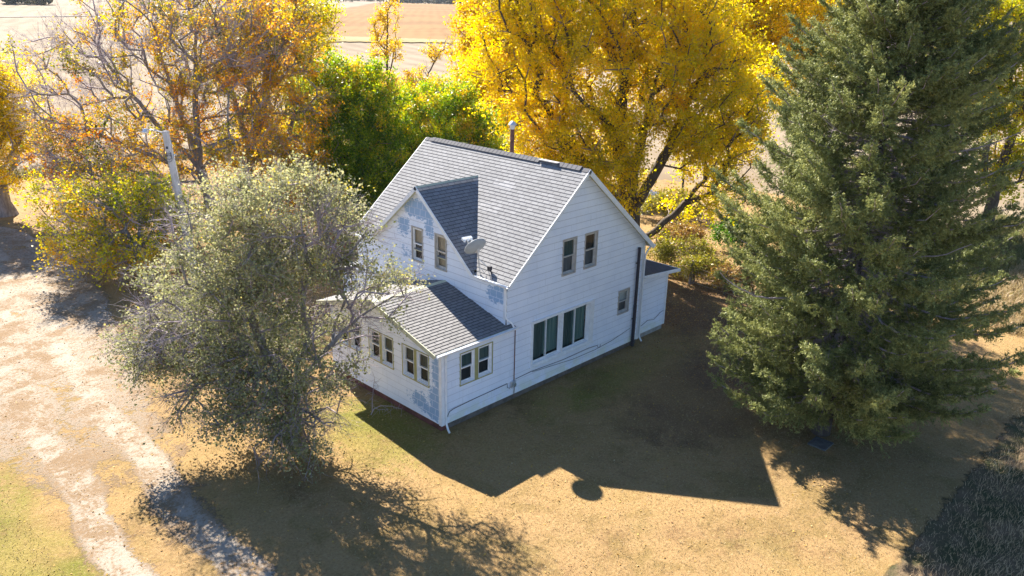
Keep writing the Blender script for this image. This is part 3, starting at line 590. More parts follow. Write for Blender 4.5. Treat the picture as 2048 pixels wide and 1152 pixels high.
# ------------------------------------------------------------------ trees
def rdz(base, r, d, z): return np.array([base[0] + R_.x * r + H_.x * d, base[1] + R_.y * r + H_.y * d, z])
def norm(a): return a / np.maximum(np.linalg.norm(a, axis=-1, keepdims=True), 1e-9)
def tubes(paths, radii, k):
    Vs, Fs = [], []; off = 0
    for P, R in zip(paths, radii):
        n = len(P); T = np.gradient(P, axis=0); T = norm(T); ref = np.array([.31, .22, .92]) if abs(T[0][2]) < .9 else np.array([1., .1, 0])
        A = norm(np.cross(T, ref)); B = np.cross(T, A); a = np.arange(k) * 2 * np.pi / k
        ring = P[:, None] + (A[:, None] * np.cos(a)[None, :, None] + B[:, None] * np.sin(a)[None, :, None]) * np.asarray(R)[:, None, None]
        Vs.append(ring.reshape(-1, 3)); i = (np.arange(n - 1)[:, None] * k + np.arange(k)[None]).ravel(); j = (np.arange(n - 1)[:, None] * k + (np.arange(k)[None] + 1) % k).ravel()
        Fs.append(np.stack([i, j, j + k, i + k], -1) + off); off += n * k
    return np.concatenate(Vs), np.concatenate(Fs)
def twig_mesh(A, Bm, C, r0, r1):
    """many two-segment 3-sided twigs at once"""
    n = len(A); d = norm(C - A); ref = norm(np.cross(d, np.array([.3, .5, .81]))); b = np.cross(d, ref); a = np.arange(3) * 2 * np.pi / 3
    rings = []
    for P, r in ((A, r0), (Bm, (r0 + r1) / 2), (C, r1)):
        r = np.broadcast_to(r, (n,)); rings.append(P[:, None] + (ref[:, None] * np.cos(a)[None, :, None] + b[:, None] * np.sin(a)[None, :, None]) * r[:, None, None])
    V = np.stack(rings, 1).reshape(-1, 3); base = np.arange(n)[:, None] * 9; F = []
    for s in (0, 3):
        for j in range(3): F.append(np.stack([base[:, 0] + s + j, base[:, 0] + s + (j + 1) % 3, base[:, 0] + s + 3 + (j + 1) % 3, base[:, 0] + s + 3 + j], -1))
    return V, np.concatenate(F)
def leaf_mesh(name, P, size, tint, rng, up=.35, wid=.33, fold=.1, D=None):
    n = len(P); N = norm(rng.normal(size=(n, 3)) + np.array([0, 0, up])); T = rng.normal(size=(n, 3)) if D is None else D
    T = norm(T - N * (T * N).sum(-1, keepdims=True)); B = np.cross(N, T); s = (size * rng.uniform(.6, 1.35, n))[:, None]
    V = np.stack([P - T * s * .5, P + B * s * wid + N * s * fold, P + T * s * .5, P - B * s * wid + N * s * fold], 1).reshape(-1, 3)
    F = np.arange(4 * n).reshape(n, 4); return mesh_np(name, V, F, False, {'tint': np.repeat(tint, 4)})
def skeleton(trunks, C, rng, bend=.45, seg=.55, rbase=.25, rtip=.012, pw=.5, lenw=.28):
    pos = []; par = []; direc = []; plen = []
    for tr in trunks:
        prev = -1 if not isinstance(tr, tuple) else None
        pts = tr if prev == -1 else tr[1]
        if prev is None:   # fork starting at nearest existing node
            q = np.array(pts[0]); prev = int(np.argmin(np.linalg.norm(np.array(pos) - q, axis=1)))
        for a, b in zip(pts[:-1], pts[1:]):
            a, b = np.array(a, float), np.array(b, float); n = max(2, int(np.linalg.norm(b - a) / .4)); d = (b - a) / np.linalg.norm(b - a)
            for i in range(n + 1):
                if i == 0 and prev != -1: continue
                pos.append(a + (b - a) * i / n + rng.normal(size=3) * .025); par.append(prev); direc.append(d); plen.append((plen[prev] if prev >= 0 else 0) + .4); prev = len(pos) - 1
    n0 = len(pos); root = np.array(pos[0]); order = np.argsort(np.linalg.norm(C - root, axis=1)); leafnode = np.zeros(len(C), int)
    cap = n0 + len(C) * 40; PA = np.zeros((cap, 3)); DA = np.zeros((cap, 3)); LA = np.zeros(cap); PR = np.full(cap, -1); m = n0
    PA[:m] = pos; DA[:m] = direc; LA[:m] = plen; PR[:m] = par
    for ci in order:
        c = C[ci]; v = c - PA[:m]; d = np.linalg.norm(v, axis=1) + 1e-6; cosang = (v * DA[:m]).sum(1) / d
        cost = d * (1 + .9 * np.clip(.35 - cosang, 0, 2)) + lenw * LA[:m]; cost[:min(m, 3)] += 3
        i = int(np.argmin(cost)); dist = d[i]; n = min(38, max(1, int(dist / seg))); c1 = PA[i] + DA[i] * dist * bend; prev = i
        for j in range(1, n + 1):
            t = j / n; q = (1 - t) ** 2 * PA[i] + 2 * t * (1 - t) * c1 + t * t * c
            if j < n: q = q + rng.normal(size=3) * .035 * min(1, dist)
            dd = q - PA[prev]; PA[m] = q; DA[m] = dd / (np.linalg.norm(dd) + 1e-9); LA[m] = LA[prev] + np.linalg.norm(dd); PR[m] = prev; prev = m; m += 1
        leafnode[ci] = prev
    PA, PR, DA = PA[:m], PR[:m], DA[:m]; w = np.zeros(m); w[leafnode] += 1
    for i in range(m - 1, -1, -1):
        if PR[i] >= 0: w[PR[i]] += w[i]
    r = rtip + (rbase - rtip) * (np.maximum(w, .3) / w.max()) ** pw
    best = np.full(m, -1)
    for i in range(m):
        p = PR[i]
        if p >= 0 and (best[p] < 0 or w[i] > w[best[p]]): best[p] = i
    paths, rad = [], []; isstart = np.ones(m, bool); isstart[best[best >= 0]] = False
    for i in np.where(isstart)[0]:
        ch = [i]
        while best[ch[-1]] >= 0: ch.append(best[ch[-1]])
        pp = ([PR[i]] if PR[i] >= 0 else []) + ch
        if len(pp) < 2: continue
        rr = r[pp].copy()
        if PR[i] >= 0: rr[0] = rr[1] * 1.1
        paths.append(PA[pp]); rad.append(rr)
    return paths, rad, PA, DA, leafnode
def ell(rng, base, lobes, n, inner=.45):
    vol = np.array([l[3] * l[4] * l[5] for l in lobes]); wts = np.array([(l[6] if len(l) > 6 else 1) for l in lobes]) * vol; pick = rng.choice(len(lobes), n, p=wts / wts.sum()); out = []; kk = []
    for i in pick:
        l = lobes[i]; u = norm(rng.normal(size=3)); q = u * (inner + (1 - inner) * rng.random() ** .6) if rng.random() < .8 else u * rng.random()
        c = rdz(base, l[0] + q[0] * l[3], l[1] + q[1] * l[4], l[2] + q[2] * l[5])
        if c[2] < .35: c[2] = .35 + rng.random() * .5
        out.append(c); kk.append(i)
    return np.array(out), np.array(kk)
def tree(name, label, base, trunks, lobes, leafmat, barkmat, twigmat, seed, ncl=260, ntw=5, nleaf=26, twl=.7, lsize=.09, spread=.13, rbase=.25, leafy=1., tintfn=None, group=None, cat='tree', subtw=0, twr=.008, hang=0., up=.35, lenw=.28, wid=.33, rtip=.012, outw=.55, gapt=-1.75):
    rng = np.random.default_rng(seed); base3 = np.array([base[0], base[1], GZ]); root = thing(name, tuple(base3), label, cat, group)
    tr = [[rdz(base, *q) for q in t] if not isinstance(t, tuple) else ('f', [rdz(base, *q) for q in t[1]]) for t in trunks]
    C, kk = ell(rng, base, lobes, ncl)
    paths, rad, PA, DA, ln = skeleton(tr, C, rng, rbase=rbase, lenw=lenw, rtip=rtip)
    big = [i for i in range(len(paths)) if rad[i].max() > .05]; sm = [i for i in range(len(paths)) if rad[i].max() <= .05]
    if not big: mx = max(sm, key=lambda i: rad[i].max()); big = [mx]; sm.remove(mx)
    for i in big:   # root flare
        if paths[i][0][2] < GZ + .3: rad[i] = rad[i] * (1 + .5 * np.exp(-(paths[i][:, 2] - GZ) / .45))
    V1, F1 = tubes([paths[i] for i in big], [rad[i] for i in big], 9)
    obj('trunk', mesh_np('trunk', V1, F1, True), barkmat, root)
    # twigs from every cluster end
    ctr = np.average(C, axis=0); N = ncl * ntw; src = np.repeat(PA[ln], ntw, 0); out = norm(np.repeat(C - ctr, ntw, 0)); d0 = np.repeat(DA[ln], ntw, 0)
    d = norm(out * outw + d0 * .5 + rng.normal(size=(N, 3)) * .75 + np.array([0, 0, .15 - hang])); Lt = twl * rng.uniform(.5, 1.3, N)[:, None]
    mid = src + d * Lt * .5 + rng.normal(size=(N, 3)) * .05 * Lt; end = src + d * Lt + np.array([0, 0, -hang * .25]) * Lt + rng.normal(size=(N, 3)) * .08 * Lt
    A, Bm, E = [src], [mid], [end]; R0, R1 = [np.full(N, twr)], [np.full(N, twr * .4)]
    for s in range(subtw):
        t = rng.uniform(.25, .9, N)[:, None]; p = src + (end - src) * t; dd = norm(d + rng.normal(size=(N, 3)) * .55 + np.array([0, 0, .15])); l2 = Lt * rng.uniform(.3, .7, N)[:, None]
        A.append(p); Bm.append(p + dd * l2 * .5 + rng.normal(size=(N, 3)) * .04); E.append(p + dd * l2); R0.append(np.full(N, twr * .6)); R1.append(np.full(N, twr * .3))
    Vt, Ft = twig_mesh(np.concatenate(A), np.concatenate(Bm), np.concatenate(E), np.concatenate(R0), np.concatenate(R1))
    if sm:
        V2, F2 = tubes([paths[i] for i in sm], [rad[i] for i in sm], 4); Vt = np.concatenate([Vt, V2]); Ft = np.concatenate([Ft, F2 + len(Vt) - len(V2)])
    obj('twigs', mesh_np('twigs', Vt, Ft, True), twigmat, root)
    # leaves along twigs
    gap = np.sin(C[:, 0] * 1.9 + seed) + np.sin(C[:, 1] * 1.7 + seed * 2) + np.sin(C[:, 2] * 2.3 + seed * 3) + rng.normal(size=ncl) * .5
    lf = (rng.random(ncl) < (leafy if np.isscalar(leafy) else leafy(C, kk, rng))) & (gap > gapt); use = np.repeat(lf, ntw); s_, e_, c_ = src[use], end[use], np.repeat(np.arange(ncl), ntw)[use]
    q = np.repeat(np.arange(len(s_)), nleaf); t = rng.uniform(.05, 1.08, len(q))[:, None]; P = s_[q] + (e_ - s_)[q] * t + rng.normal(size=(len(q), 3)) * spread
    P[:, 2] -= hang * rng.random(len(q)) * .12
    ct = rng.normal(size=ncl) * .13; tint = (.5 + ct[c_[q]] + rng.normal(size=len(q)) * .13) if tintfn is None else tintfn(C, kk, ct, c_[q], P, rng)
    ok = P[:, 2] > GZ + .02; P, tint = P[ok], np.clip(tint[ok], 0, 1)
    obj('crown', leaf_mesh('crown', P, np.full(len(P), lsize), tint, rng, up=up, wid=wid), leafmat, root)
    return root
LM = {}
LM['silver'] = m_leaf('silver_green_leaves', [(0, (.13, .145, .055)), (.35, (.27, .28, .125)), (.6, (.37, .365, .20)), (.85, (.45, .42, .20)), (1, (.56, .46, .08))], .36, .6, .15)
LM['orange'] = m_leaf('orange_leaves', [(0, (.10, .13, .02)), (.25, (.34, .30, .02)), (.45, (.66, .43, .015)), (.7, (.74, .34, .015)), (1, (.62, .20, .02))], .5)
LM['yelgreen'] = m_leaf('yellow_green_leaves', [(0, (.05, .09, .012)), (.35, (.15, .20, .015)), (.6, (.46, .46, .015)), (.85, (.78, .64, .015)), (1, (.74, .42, .02))], .5, tboost=1.2)
LM['maple'] = m_leaf('green_maple_leaves', [(0, (.035, .09, .01)), (.4, (.08, .18, .012)), (.62, (.20, .32, .014)), (.82, (.52, .54, .015)), (1, (.70, .44, .02))], .47)
LM['yellow'] = m_leaf('golden_leaves', [(0, (.30, .29, .012)), (.25, (.58, .48, .012)), (.5, (.76, .58, .014)), (.75, (.78, .53, .014)), (1, (.72, .40, .018))], .58, tboost=1.38)
LM['gold'] = m_leaf('orange_gold_leaves', [(0, (.40, .29, .02)), (.4, (.66, .45, .02)), (.75, (.70, .45, .025)), (1, (.60, .30, .03))], .55, tboost=1.15)
LM['red'] = m_leaf('red_leaves', [(0, (.2, .015, .02)), (1, (.5, .05, .07))], .35)
LM['weed'] = m_leaf('weedy_leaves', [(0, (.08, .07, .02)), (.4, (.22, .22, .03)), (.7, (.34, .30, .04)), (1, (.30, .17, .06))], .35)
LM['cedar'] = m_leaf('grey_cedar', [(0, (.08, .085, .06)), (1, (.2, .19, .15))], .2)

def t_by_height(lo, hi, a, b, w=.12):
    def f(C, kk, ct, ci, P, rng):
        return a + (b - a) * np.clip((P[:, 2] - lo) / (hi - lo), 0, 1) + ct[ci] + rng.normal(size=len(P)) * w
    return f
# silvery tree in front of the porch
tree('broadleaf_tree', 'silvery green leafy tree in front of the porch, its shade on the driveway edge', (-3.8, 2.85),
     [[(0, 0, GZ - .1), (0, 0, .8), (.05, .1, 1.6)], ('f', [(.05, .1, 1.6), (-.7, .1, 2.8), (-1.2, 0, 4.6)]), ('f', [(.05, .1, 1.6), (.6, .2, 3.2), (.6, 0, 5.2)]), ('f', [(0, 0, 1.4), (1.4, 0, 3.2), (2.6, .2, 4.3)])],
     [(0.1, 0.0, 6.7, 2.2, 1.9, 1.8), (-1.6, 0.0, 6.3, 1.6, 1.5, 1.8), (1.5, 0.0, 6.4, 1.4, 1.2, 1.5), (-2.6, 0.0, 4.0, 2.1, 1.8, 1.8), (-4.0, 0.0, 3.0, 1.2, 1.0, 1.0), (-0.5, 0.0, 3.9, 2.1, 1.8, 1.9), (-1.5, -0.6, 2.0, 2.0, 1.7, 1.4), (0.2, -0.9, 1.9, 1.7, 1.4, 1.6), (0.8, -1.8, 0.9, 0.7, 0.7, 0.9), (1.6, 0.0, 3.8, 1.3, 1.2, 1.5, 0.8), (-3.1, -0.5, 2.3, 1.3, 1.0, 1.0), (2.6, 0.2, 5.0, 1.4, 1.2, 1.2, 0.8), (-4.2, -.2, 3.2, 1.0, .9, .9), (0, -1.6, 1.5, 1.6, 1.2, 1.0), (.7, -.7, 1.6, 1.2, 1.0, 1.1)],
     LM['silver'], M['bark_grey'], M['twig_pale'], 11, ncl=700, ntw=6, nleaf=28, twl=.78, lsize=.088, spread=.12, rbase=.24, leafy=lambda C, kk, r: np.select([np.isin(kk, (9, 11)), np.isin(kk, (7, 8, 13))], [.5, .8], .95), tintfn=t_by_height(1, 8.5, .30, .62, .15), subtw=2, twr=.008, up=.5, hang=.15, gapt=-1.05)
# orange, half-bare pair behind the pole
tree('hackberry_tree', 'half bare spreading tree with orange leaves behind the utility pole', (5, 26),
     [[(0, 0, GZ - .1), (-.1, 0, 2.2), (-.4, 0, 4.2)], ('f', [(-.4, 0, 4.2), (-.3, .2, 8.), (.2, .2, 12.)]), ('f', [(-.3, 0, 3.8), (-2.6, 0, 6.4), (-4.6, 0, 9.2), (-5.6, 0, 11.)]), ('f', [(-.2, 0, 3.4), (-3., -.6, 4.8), (-6.4, -.8, 6.2)]), ('f', [(-.3, 0, 4.), (-1.6, .4, 8.), (-2.4, .3, 12.)])],
     [(-1.6, 0.0, 10.6, 5.1, 4.3, 3.4), (-7.3, 0.0, 8.3, 3.0, 2.6, 3.2), (-4.5, 0.0, 5.1, 4.8, 4.1, 2.7), (1.7, 0.0, 11.2, 3.5, 3.0, 2.8), (1.3, 0.0, 6.9, 3.3, 2.8, 3.2), (-7.4, 0.0, 4.2, 3.1, 2.6, 1.8), (-3.6, -2.5, 1.9, 3.3, 2.8, 2.2)],
     LM['orange'], M['bark_grey'], M['twig_pale'], 21, ncl=760, ntw=6, nleaf=17, twl=1.15, lsize=.14, spread=.13, rbase=.34, subtw=4, twr=.011,
     leafy=lambda C, kk, r: np.select([kk == 1, kk == 0, kk == 3, kk == 5], [.2, .42, .5, .6], .85), tintfn=lambda C, kk, ct, ci, P, r: .44 + ct[ci] * 1.6 + r.normal(size=len(P)) * .12, outw=.9, rtip=.02)
tree('hackberry_tree', 'upright tree with yellow and orange leaves on bare stems left of the green maple', (8, 27.5),
     [[(0, 0, GZ - .1), (.1, 0, 2.5), (.3, 0, 4.4)], ('f', [(.3, 0, 4.4), (-.3, 0, 8), (-.5, 0, 12)]), ('f', [(.3, 0, 4.2), (1.6, 0, 7), (2.2, 0, 12)]), ('f', [(.2, 0, 3.6), (2.6, 0, 4.6), (3.4, .2, 7.)])],
     [(2.8, 0.0, 11.1, 2.4, 2.2, 2.7), (4.0, 0.0, 7.5, 1.5, 2.3, 2.8), (1.1, 0.0, 4.7, 3.3, 2.8, 2.2), (0.9, 0.0, 8.8, 2.3, 2.7, 3.4), (3.5, 0.0, 3.9, 1.5, 1.3, 1.6)],
     LM['orange'], M['bark_grey'], M['twig_pale'], 22, ncl=400, ntw=6, nleaf=20, twl=1.0, lsize=.15, spread=.14, rbase=.4, subtw=2, twr=.011, leafy=.72, tintfn=lambda C, kk, ct, ci, P, r: .40 + ct[ci] * 1.3 + r.normal(size=len(P)) * .12, rtip=.018)
tree('mulberry_tree', 'low yellow green tree with drooping branches over the driveway bend', (-.6, 21.6),
     [[(0, 0, GZ - .1), (-.3, 0, 1.2), (-.9, 0, 2.2)]],
     [(-3.6, 0.0, 3.9, 1.6, 1.3, 0.8), (-2.0, 0.0, 2.9, 2.7, 2.3, 1.8), (-0.1, 0.0, 2.7, 2.0, 1.7, 2.1), (-2.4, -1.0, 1.7, 1.7, 1.4, 1.0), (1.4, 0.0, 3.3, 1.7, 1.4, 1.8), (-0.1, -1.5, 1.4, 1.7, 1.4, 0.9)],
     LM['yelgreen'], M['bark_grey'], M['twig_pale'], 23, ncl=260, ntw=6, nleaf=20, twl=.95, lsize=.13, spread=.14, rbase=.2, hang=.25, subtw=2,
     leafy=.66, tintfn=lambda C, kk, ct, ci, P, r: np.where(np.isin(kk[ci], (0, 3)), .78, np.where(kk[ci] == 1, .66, np.where(kk[ci] == 5, .95, .55))) + ct[ci] * 1.4 + r.normal(size=len(P)) * .12)
tree('maple_tree', 'bare topped golden maple cut off by the left picture edge beside the field', (-2.2, 39.5),
     [[(0, 0, GZ - .1), (-.15, 0, 1.8), (-.6, 0, 3.6)], ('f', [(-.6, 0, 3.6), (.4, 0, 5.4), (1.0, 0, 7.6)])],
     [(1.7, 0.0, 7.2, 1.5, 1.5, 1.9), (-0.8, 0.0, 6.9, 2.7, 2.6, 3.2), (1.5, 0.0, 4.8, 1.7, 1.4, 1.3), (0.9, 0.0, 3.0, 1.5, 1.3, 1.3)],
     LM['yellow'], M['bark_grey'], M['twig_pale'], 31, ncl=300, ntw=6, nleaf=24, twl=.9, lsize=.15, spread=.15, rbase=.5, subtw=1, leafy=.8, tintfn=lambda C, kk, ct, ci, P, r: .36 + ct[ci] + r.normal(size=len(P)) * .1)
# green maples behind the house
tree('maple_tree', 'dense dark green maple with yellow tips behind the left end of the roof', (14, 26),
     [[(0, 0, GZ - .1), (0, 0, 1.6), (.1, 0, 3.4)]],
     [(0.4, 0.0, 6.2, 3.2, 2.7, 3.3), (-1.4, 0.0, 3.6, 1.9, 2.2, 2.7), (2.3, 0.0, 6.5, 1.9, 2.1, 2.7), (1.1, 0.0, 2.0, 2.9, 2.5, 2.4), (-0.2, 0.0, 8.0, 2.2, 1.9, 1.6), (2.5, 0.0, 3.7, 1.9, 1.9, 2.4)],
     LM['maple'], M['bark_dark'], M['twig_brown'], 41, gapt=-9, ncl=560, ntw=6, nleaf=28, twl=.75, lsize=.145, spread=.17, rbase=.22, tintfn=t_by_height(1, 9.0, .38, .74, .13))
tree('maple_tree', 'rounded bright green maple behind the roof ridge beside the flue', (20.5, 24),
     [[(0, 0, GZ - .1), (0, 0, 1.6), (.1, 0, 3.0)]],
     [(-0.2, 0.0, 5.2, 3.4, 2.9, 2.7), (2.8, 0.0, 3.9, 2.6, 2.2, 2.7), (-2.6, 0.0, 2.8, 2.2, 2.0, 2.5), (0.1, 0.0, 2.5, 4.1, 3.5, 2.2), (0.8, 0.0, 6.9, 2.0, 1.7, 1.4)],
     LM['maple'], M['bark_dark'], M['twig_brown'], 42, gapt=-9, ncl=520, ntw=6, nleaf=28, twl=.75, lsize=.145, spread=.17, rbase=.2, tintfn=t_by_height(0, 8.0, .46, .74, .13))
# the big golden trees
tree('ash_tree', 'huge golden yellow tree with a leaning low limb behind the lean-to', (18.8, 6.8),
     [[(0, 0, GZ - .1), (.2, 0, 1.5), (.2, 0, 2.6)], ('f', [(.1, 0, .6), (1.4, 0, 1.6), (2.8, 0, 3.0), (4.0, .2, 4.6)]), ('f', [(.2, 0, 2.6), (1.2, 0, 4.6), (2.1, 0, 6.6), (3.0, 0, 9.5)]), ('f', [(.2, 0, 2.6), (.4, 0, 5.5), (.9, 0, 9.)]), ('f', [(.2, 0, 2.6), (-.6, 0, 6.0), (-.6, 0, 10.)]), ('f', [(.2, 0, 2.4), (-2.2, .3, 5.0), (-4.6, .3, 8.6)])],
     [(-0.6, 0.0, 10.8, 4.7, 4.0, 3.9), (-5.1, 0.0, 10.2, 3.0, 2.8, 3.4), (-4.7, 0.0, 7.0, 2.3, 1.9, 2.1, 2.), (-1.9, -.5, 6.3, 2.8, 2.4, 2.2, 1.9), (3.3, 0.0, 9.0, 2.8, 2.8, 3.4, 1.3), (5.2, 0.0, 6.0, 1.6, 1.8, 2.4, 1.6), (1.5, 0.0, 12.0, 3.7, 3.1, 3.1), (4.6, -1.0, 3.8, 1.1, 1.1, 1.5, 1.8), (5.9, 0, 9.2, 1.7, 1.8, 2.6), (-4.2, .4, 15.6, 3.6, 3.2, 2.6, .3), (0, .3, 16, 4.2, 4, 2.8, .25), (3, 0, 14.6, 3, 3, 2.6, .3), (-6.6, .5, 13.4, 2.4, 2.6, 2.4, .5), (-6.2, .3, 16.8, 3.2, 2.6, 2.0, .8), (-8.2, 2.2, 16.4, 2.6, 2.4, 1.8, .8), (-3.2, -.6, 16.6, 2.6, 2.4, 2.0, .7), (5.6, 0, 6.6, 1.4, 1.5, 1.7, 1.6), (3.3, .2, 6.4, 1.5, 1.4, 1.5, 1.6), (4.4, .4, 7.6, 1.6, 1.6, 1.6, 1.5), (-3.6, -1.2, 5.0, 1.6, 1.3, 1.4, 1.8), (-0.6, -.6, 4.2, 1.7, 1.3, 1.7, 1.8), (-7.8, 0.0, 10.6, 1.2, 1.5, 1.8), (-3.2, 0.0, 13.1, 3.9, 3.3, 2.3), (2.2, 0.5, 2.3, 1.6, 1.4, 1.1, 0.4)],
     LM['yellow'], M['bark_dark'], M['twig_brown'], 51, ncl=1700, ntw=6, nleaf=25, twl=.85, lsize=.135, spread=.17, rbase=.62, leafy=.86, tintfn=lambda C, kk, ct, ci, P, r: np.select([np.isin(kk[ci], (1, 2, 9, 10)), np.isin(kk[ci], (0, 6))], [.54, .46], .32) + ct[ci] * 1.2 + r.normal(size=len(P)) * .11)
tree('ash_tree', 'orange gold tree showing behind the left side of the huge golden tree', (38, 27),
     [[(0, 0, GZ - .1), (-1, 0, 2.5), (-2.4, 0, 5.)]],
     [(-7.1, 0.0, 9.7, 3.3, 3.2, 3.9), (-8.3, 0.0, 5.2, 2.1, 2.5, 3.1), (-3.8, 0.0, 11.0, 3.7, 3.1, 3.5), (-5.3, 0.0, 6.1, 2.5, 2.9, 3.5)],
     LM['gold'], M['bark_dark'], M['twig_brown'], 52, ncl=460, ntw=6, nleaf=26, twl=1.0, lsize=.2, spread=.22, rbase=.35, leafy=.9)
tree('ash_tree', 'golden tree standing between the huge golden tree and the spruce top', (42, 8),
     [[(0, 0, GZ - .1), (-.3, 0, 2.5), (-.6, 0, 5.)], ('f', [(-.6, 0, 5.), (.8, 0, 8.), (1.4, 0, 12)])],
     [(-3.0, 0.0, 12.0, 4.2, 3.6, 3.3), (-5.8, 0.0, 12.3, 3.1, 2.7, 2.9), (1.3, 0.0, 11.8, 3.1, 2.7, 2.9), (-3.1, 0.0, 7.6, 2.1, 1.8, 1.9)],
     LM['yellow'], M['bark_dark'], M['twig_brown'], 53, ncl=560, ntw=6, nleaf=26, twl=1.1, lsize=.2, spread=.24, rbase=.4, leafy=.85, tintfn=lambda C, kk, ct, ci, P, r: .44 + ct[ci] + r.normal(size=len(P)) * .12)
tree('ash_tree', 'yellow green tree behind the right side of the spruce', (41, -5),
     [[(0, 0, GZ - .1), (0, 0, 3), (.2, 0, 5.5)], ('f', [(.2, 0, 5.5), (1.6, 0, 9.), (3.4, 0, 12.5)])],
     [(-4.2, 0.0, 12.7, 2.0, 1.7, 2.1), (-0.7, 0.0, 11.2, 1.5, 2.7, 3.4), (-0.7, 0.0, 7.4, 1.8, 1.5, 1.9), (-2.8, 0.0, 10.0, 1.5, 1.8, 2.2), (1.2, 0.0, 4.4, 1.2, 1.6, 1.9), (-0.3, 0.0, 4.4, 1.2, 1.0, 1.3)],
     LM['yelgreen'], M['bark_dark'], M['twig_brown'], 54, ncl=380, ntw=6, nleaf=26, twl=.95, lsize=.17, spread=.2, rbase=.35, leafy=.85, tintfn=lambda C, kk, ct, ci, P, r: .66 + ct[ci] * 1.3 + r.normal(size=len(P)) * .12)
# thin trees along the far field edge
tree('poplar_tree', 'slim sparse yellow poplar standing above the green maple against the field', (40, 55),
     [[(0, 0, GZ - .1), (-.2, 0, 4), (-.1, 0, 7.5), (.1, 0, 12)], ('f', [(-.2, 0, 4.), (.5, 0, 7.), (.9, 0, 9.)])],
     [(-.5, 0, 9, 1.5, 1.4, 2.4), (.2, 0, 11.6, 1.3, 1.2, 2.0), (.9, 0, 8.2, 1., 1., 1.6), (-1.6, 0, 5.2, 1., 1, 1.2), (-.2, 0, 4, 1.6, 1.4, 2.)],
     LM['gold'], M['bark_dark'], M['twig_brown'], 61, ncl=120, ntw=5, nleaf=12, twl=.7, lsize=.2, spread=.18, rbase=.2, leafy=.9, twr=.014)
tree('poplar_tree', 'leaning yellow sapling with arching bare twigs right of the slim poplar', (42, 52.5),
     [[(0, 0, GZ - .1), (.3, 0, 3.), (1.2, 0, 5.6), (2.4, 0, 7.8)]],
     [(1.5, 0, 7.2, 1.2, 1, 1.2), (3, 0, 8.4, 1.2, 1, .8), (.2, 0, 5.0, 1.6, 1.2, 1.2), (0, 0, 3.4, 2, 1.4, 1.8)],
     LM['gold'], M['bark_dark'], M['twig_brown'], 62, ncl=95, ntw=5, nleaf=12, twl=.8, lsize=.2, spread=.18, rbase=.16, leafy=.8, subtw=1, twr=.014)
tree('cottonwood_tree', 'tall yellow tree with dangling outer boughs left of the far orange field', (20, 48),
     [[(0, 0, GZ - .1), (0, 0, 4), (1.4, 0, 6.)], ('f', [(1.4, 0, 6.), (3., 0, 10), (4.6, 0, 13)])],
     [(5.0, 0.0, 11.7, 2.5, 2.1, 2.6), (3.1, 0.0, 9.3, 2.1, 2.2, 2.7), (6.1, 0.0, 10.5, 1.7, 1.8, 2.2), (4.2, 0.0, 6.8, 2.1, 1.8, 2.3)],
     LM['yelgreen'], M['bark_dark'], M['twig_brown'], 63, ncl=230, ntw=5, nleaf=15, twl=1.0, lsize=.2, spread=.2, rbase=.3, leafy=.8, tintfn=lambda C, kk, ct, ci, P, r: .72 + ct[ci] + r.normal(size=len(P)) * .1)
tree('cedar_tree', 'narrow grey cedar beside the left edge of the golden trees', (52, 47),
     [[(0, 0, GZ - .1), (-.6, 0, 5), (-1.4, 0, 12.6)]],
     [(-.8, 0, 8, .9, .9, 3.5), (-1.2, 0, 10.6, .7, .7, 2), (-.2, 0, 5, 1.2, 1.2, 2.4)],
     LM['cedar'], M['bark_dark'], M['twig_brown'], 64, ncl=150, ntw=5, nleaf=16, twl=.5, lsize=.2, spread=.14, rbase=.14)
def shrub(label, base, lobes, mat, seed, ncl=70, tint=.5, lsize=.15, nleaf=16, leafy=1., name='shrub', twl=.5, sp=.14, group=None):
    return tree(name, label, base, [[(0, 0, GZ - .05), (0, 0, .25)]], lobes, LM[mat], M['twig_brown'], M['twig_brown'], seed, ncl=ncl, ntw=5, nleaf=nleaf, twl=twl, lsize=lsize, spread=sp, rbase=.05, leafy=leafy, cat='shrub', group=group,
                tintfn=lambda C, kk, ct, ci, P, r: tint + ct[ci] + r.normal(size=len(P)) * .12, lenw=.05)
shrub('tall orange yellow shrub between the green maples and the poplars', (33, 42), [(0, 0, 2.6, 2.2, 1.8, 2.6), (2.2, 0, 3.2, 1.6, 1.5, 2.2)], 'gold', 71, 130, .45, .19)
shrub('light green bush in front of the grey cedar', (38.5, 39), [(0, 0, 3, 1.7, 1.6, 3.0), (.9, 0, 2, 1.4, 1.4, 2)], 'yelgreen', 72, 120, .45, .19)
shrub('yellow bushy shrub between the half bare trees and the dark maple', (16, 38), [(-1, 0, 3.2, 2., 1.6, 3.), (1.2, 0, 2.6, 1.8, 1.6, 2.6)], 'yellow', 73, 150, .5, .18)
shrub('orange brush under the half bare trees left of the maple', (8.5, 24), [(0, 0, 1.2, 2.2, 1.2, 1.2), (1.8, 0, 1.8, 1.4, 1.2, 1.6)], 'orange', 74, 110, .55, .15)
shrub('low yellow shrub at the left roof corner under the dark maple', (14.5, 18.5), [(0, 0, .9, 1.3, 1.1, 1.0)], 'weed', 75, 60, .6, .11)
shrub('small red leaved shrub half hidden behind the silvery tree', (8.6, 19.2), [(0, 0, .5, .5, .4, .5)], 'red', 76, 26, .5, .1)
shrub('green leafy weeds along the wire fence nearest the lean-to', (20.6, 4.9), [(0, 0, .5, 1.2, .8, .6), (1.2, .2, .6, 1., .8, .7)], 'weed', 77, 70, .45, .11)
shrub('tan weeds around the wooden fence post', (19.2, 2.6), [(0, .2, .4, 1.0, .5, .5), (.9, .2, .5, .9, .5, .6)], 'weed', 78, 60, .6, .10)
shrub('dark green bush in the shade between the fence and the golden tree', (26.5, 4.2), [(0, 0, .6, 1.6, 1.1, .8)], 'maple', 79, 70, .3, .13)
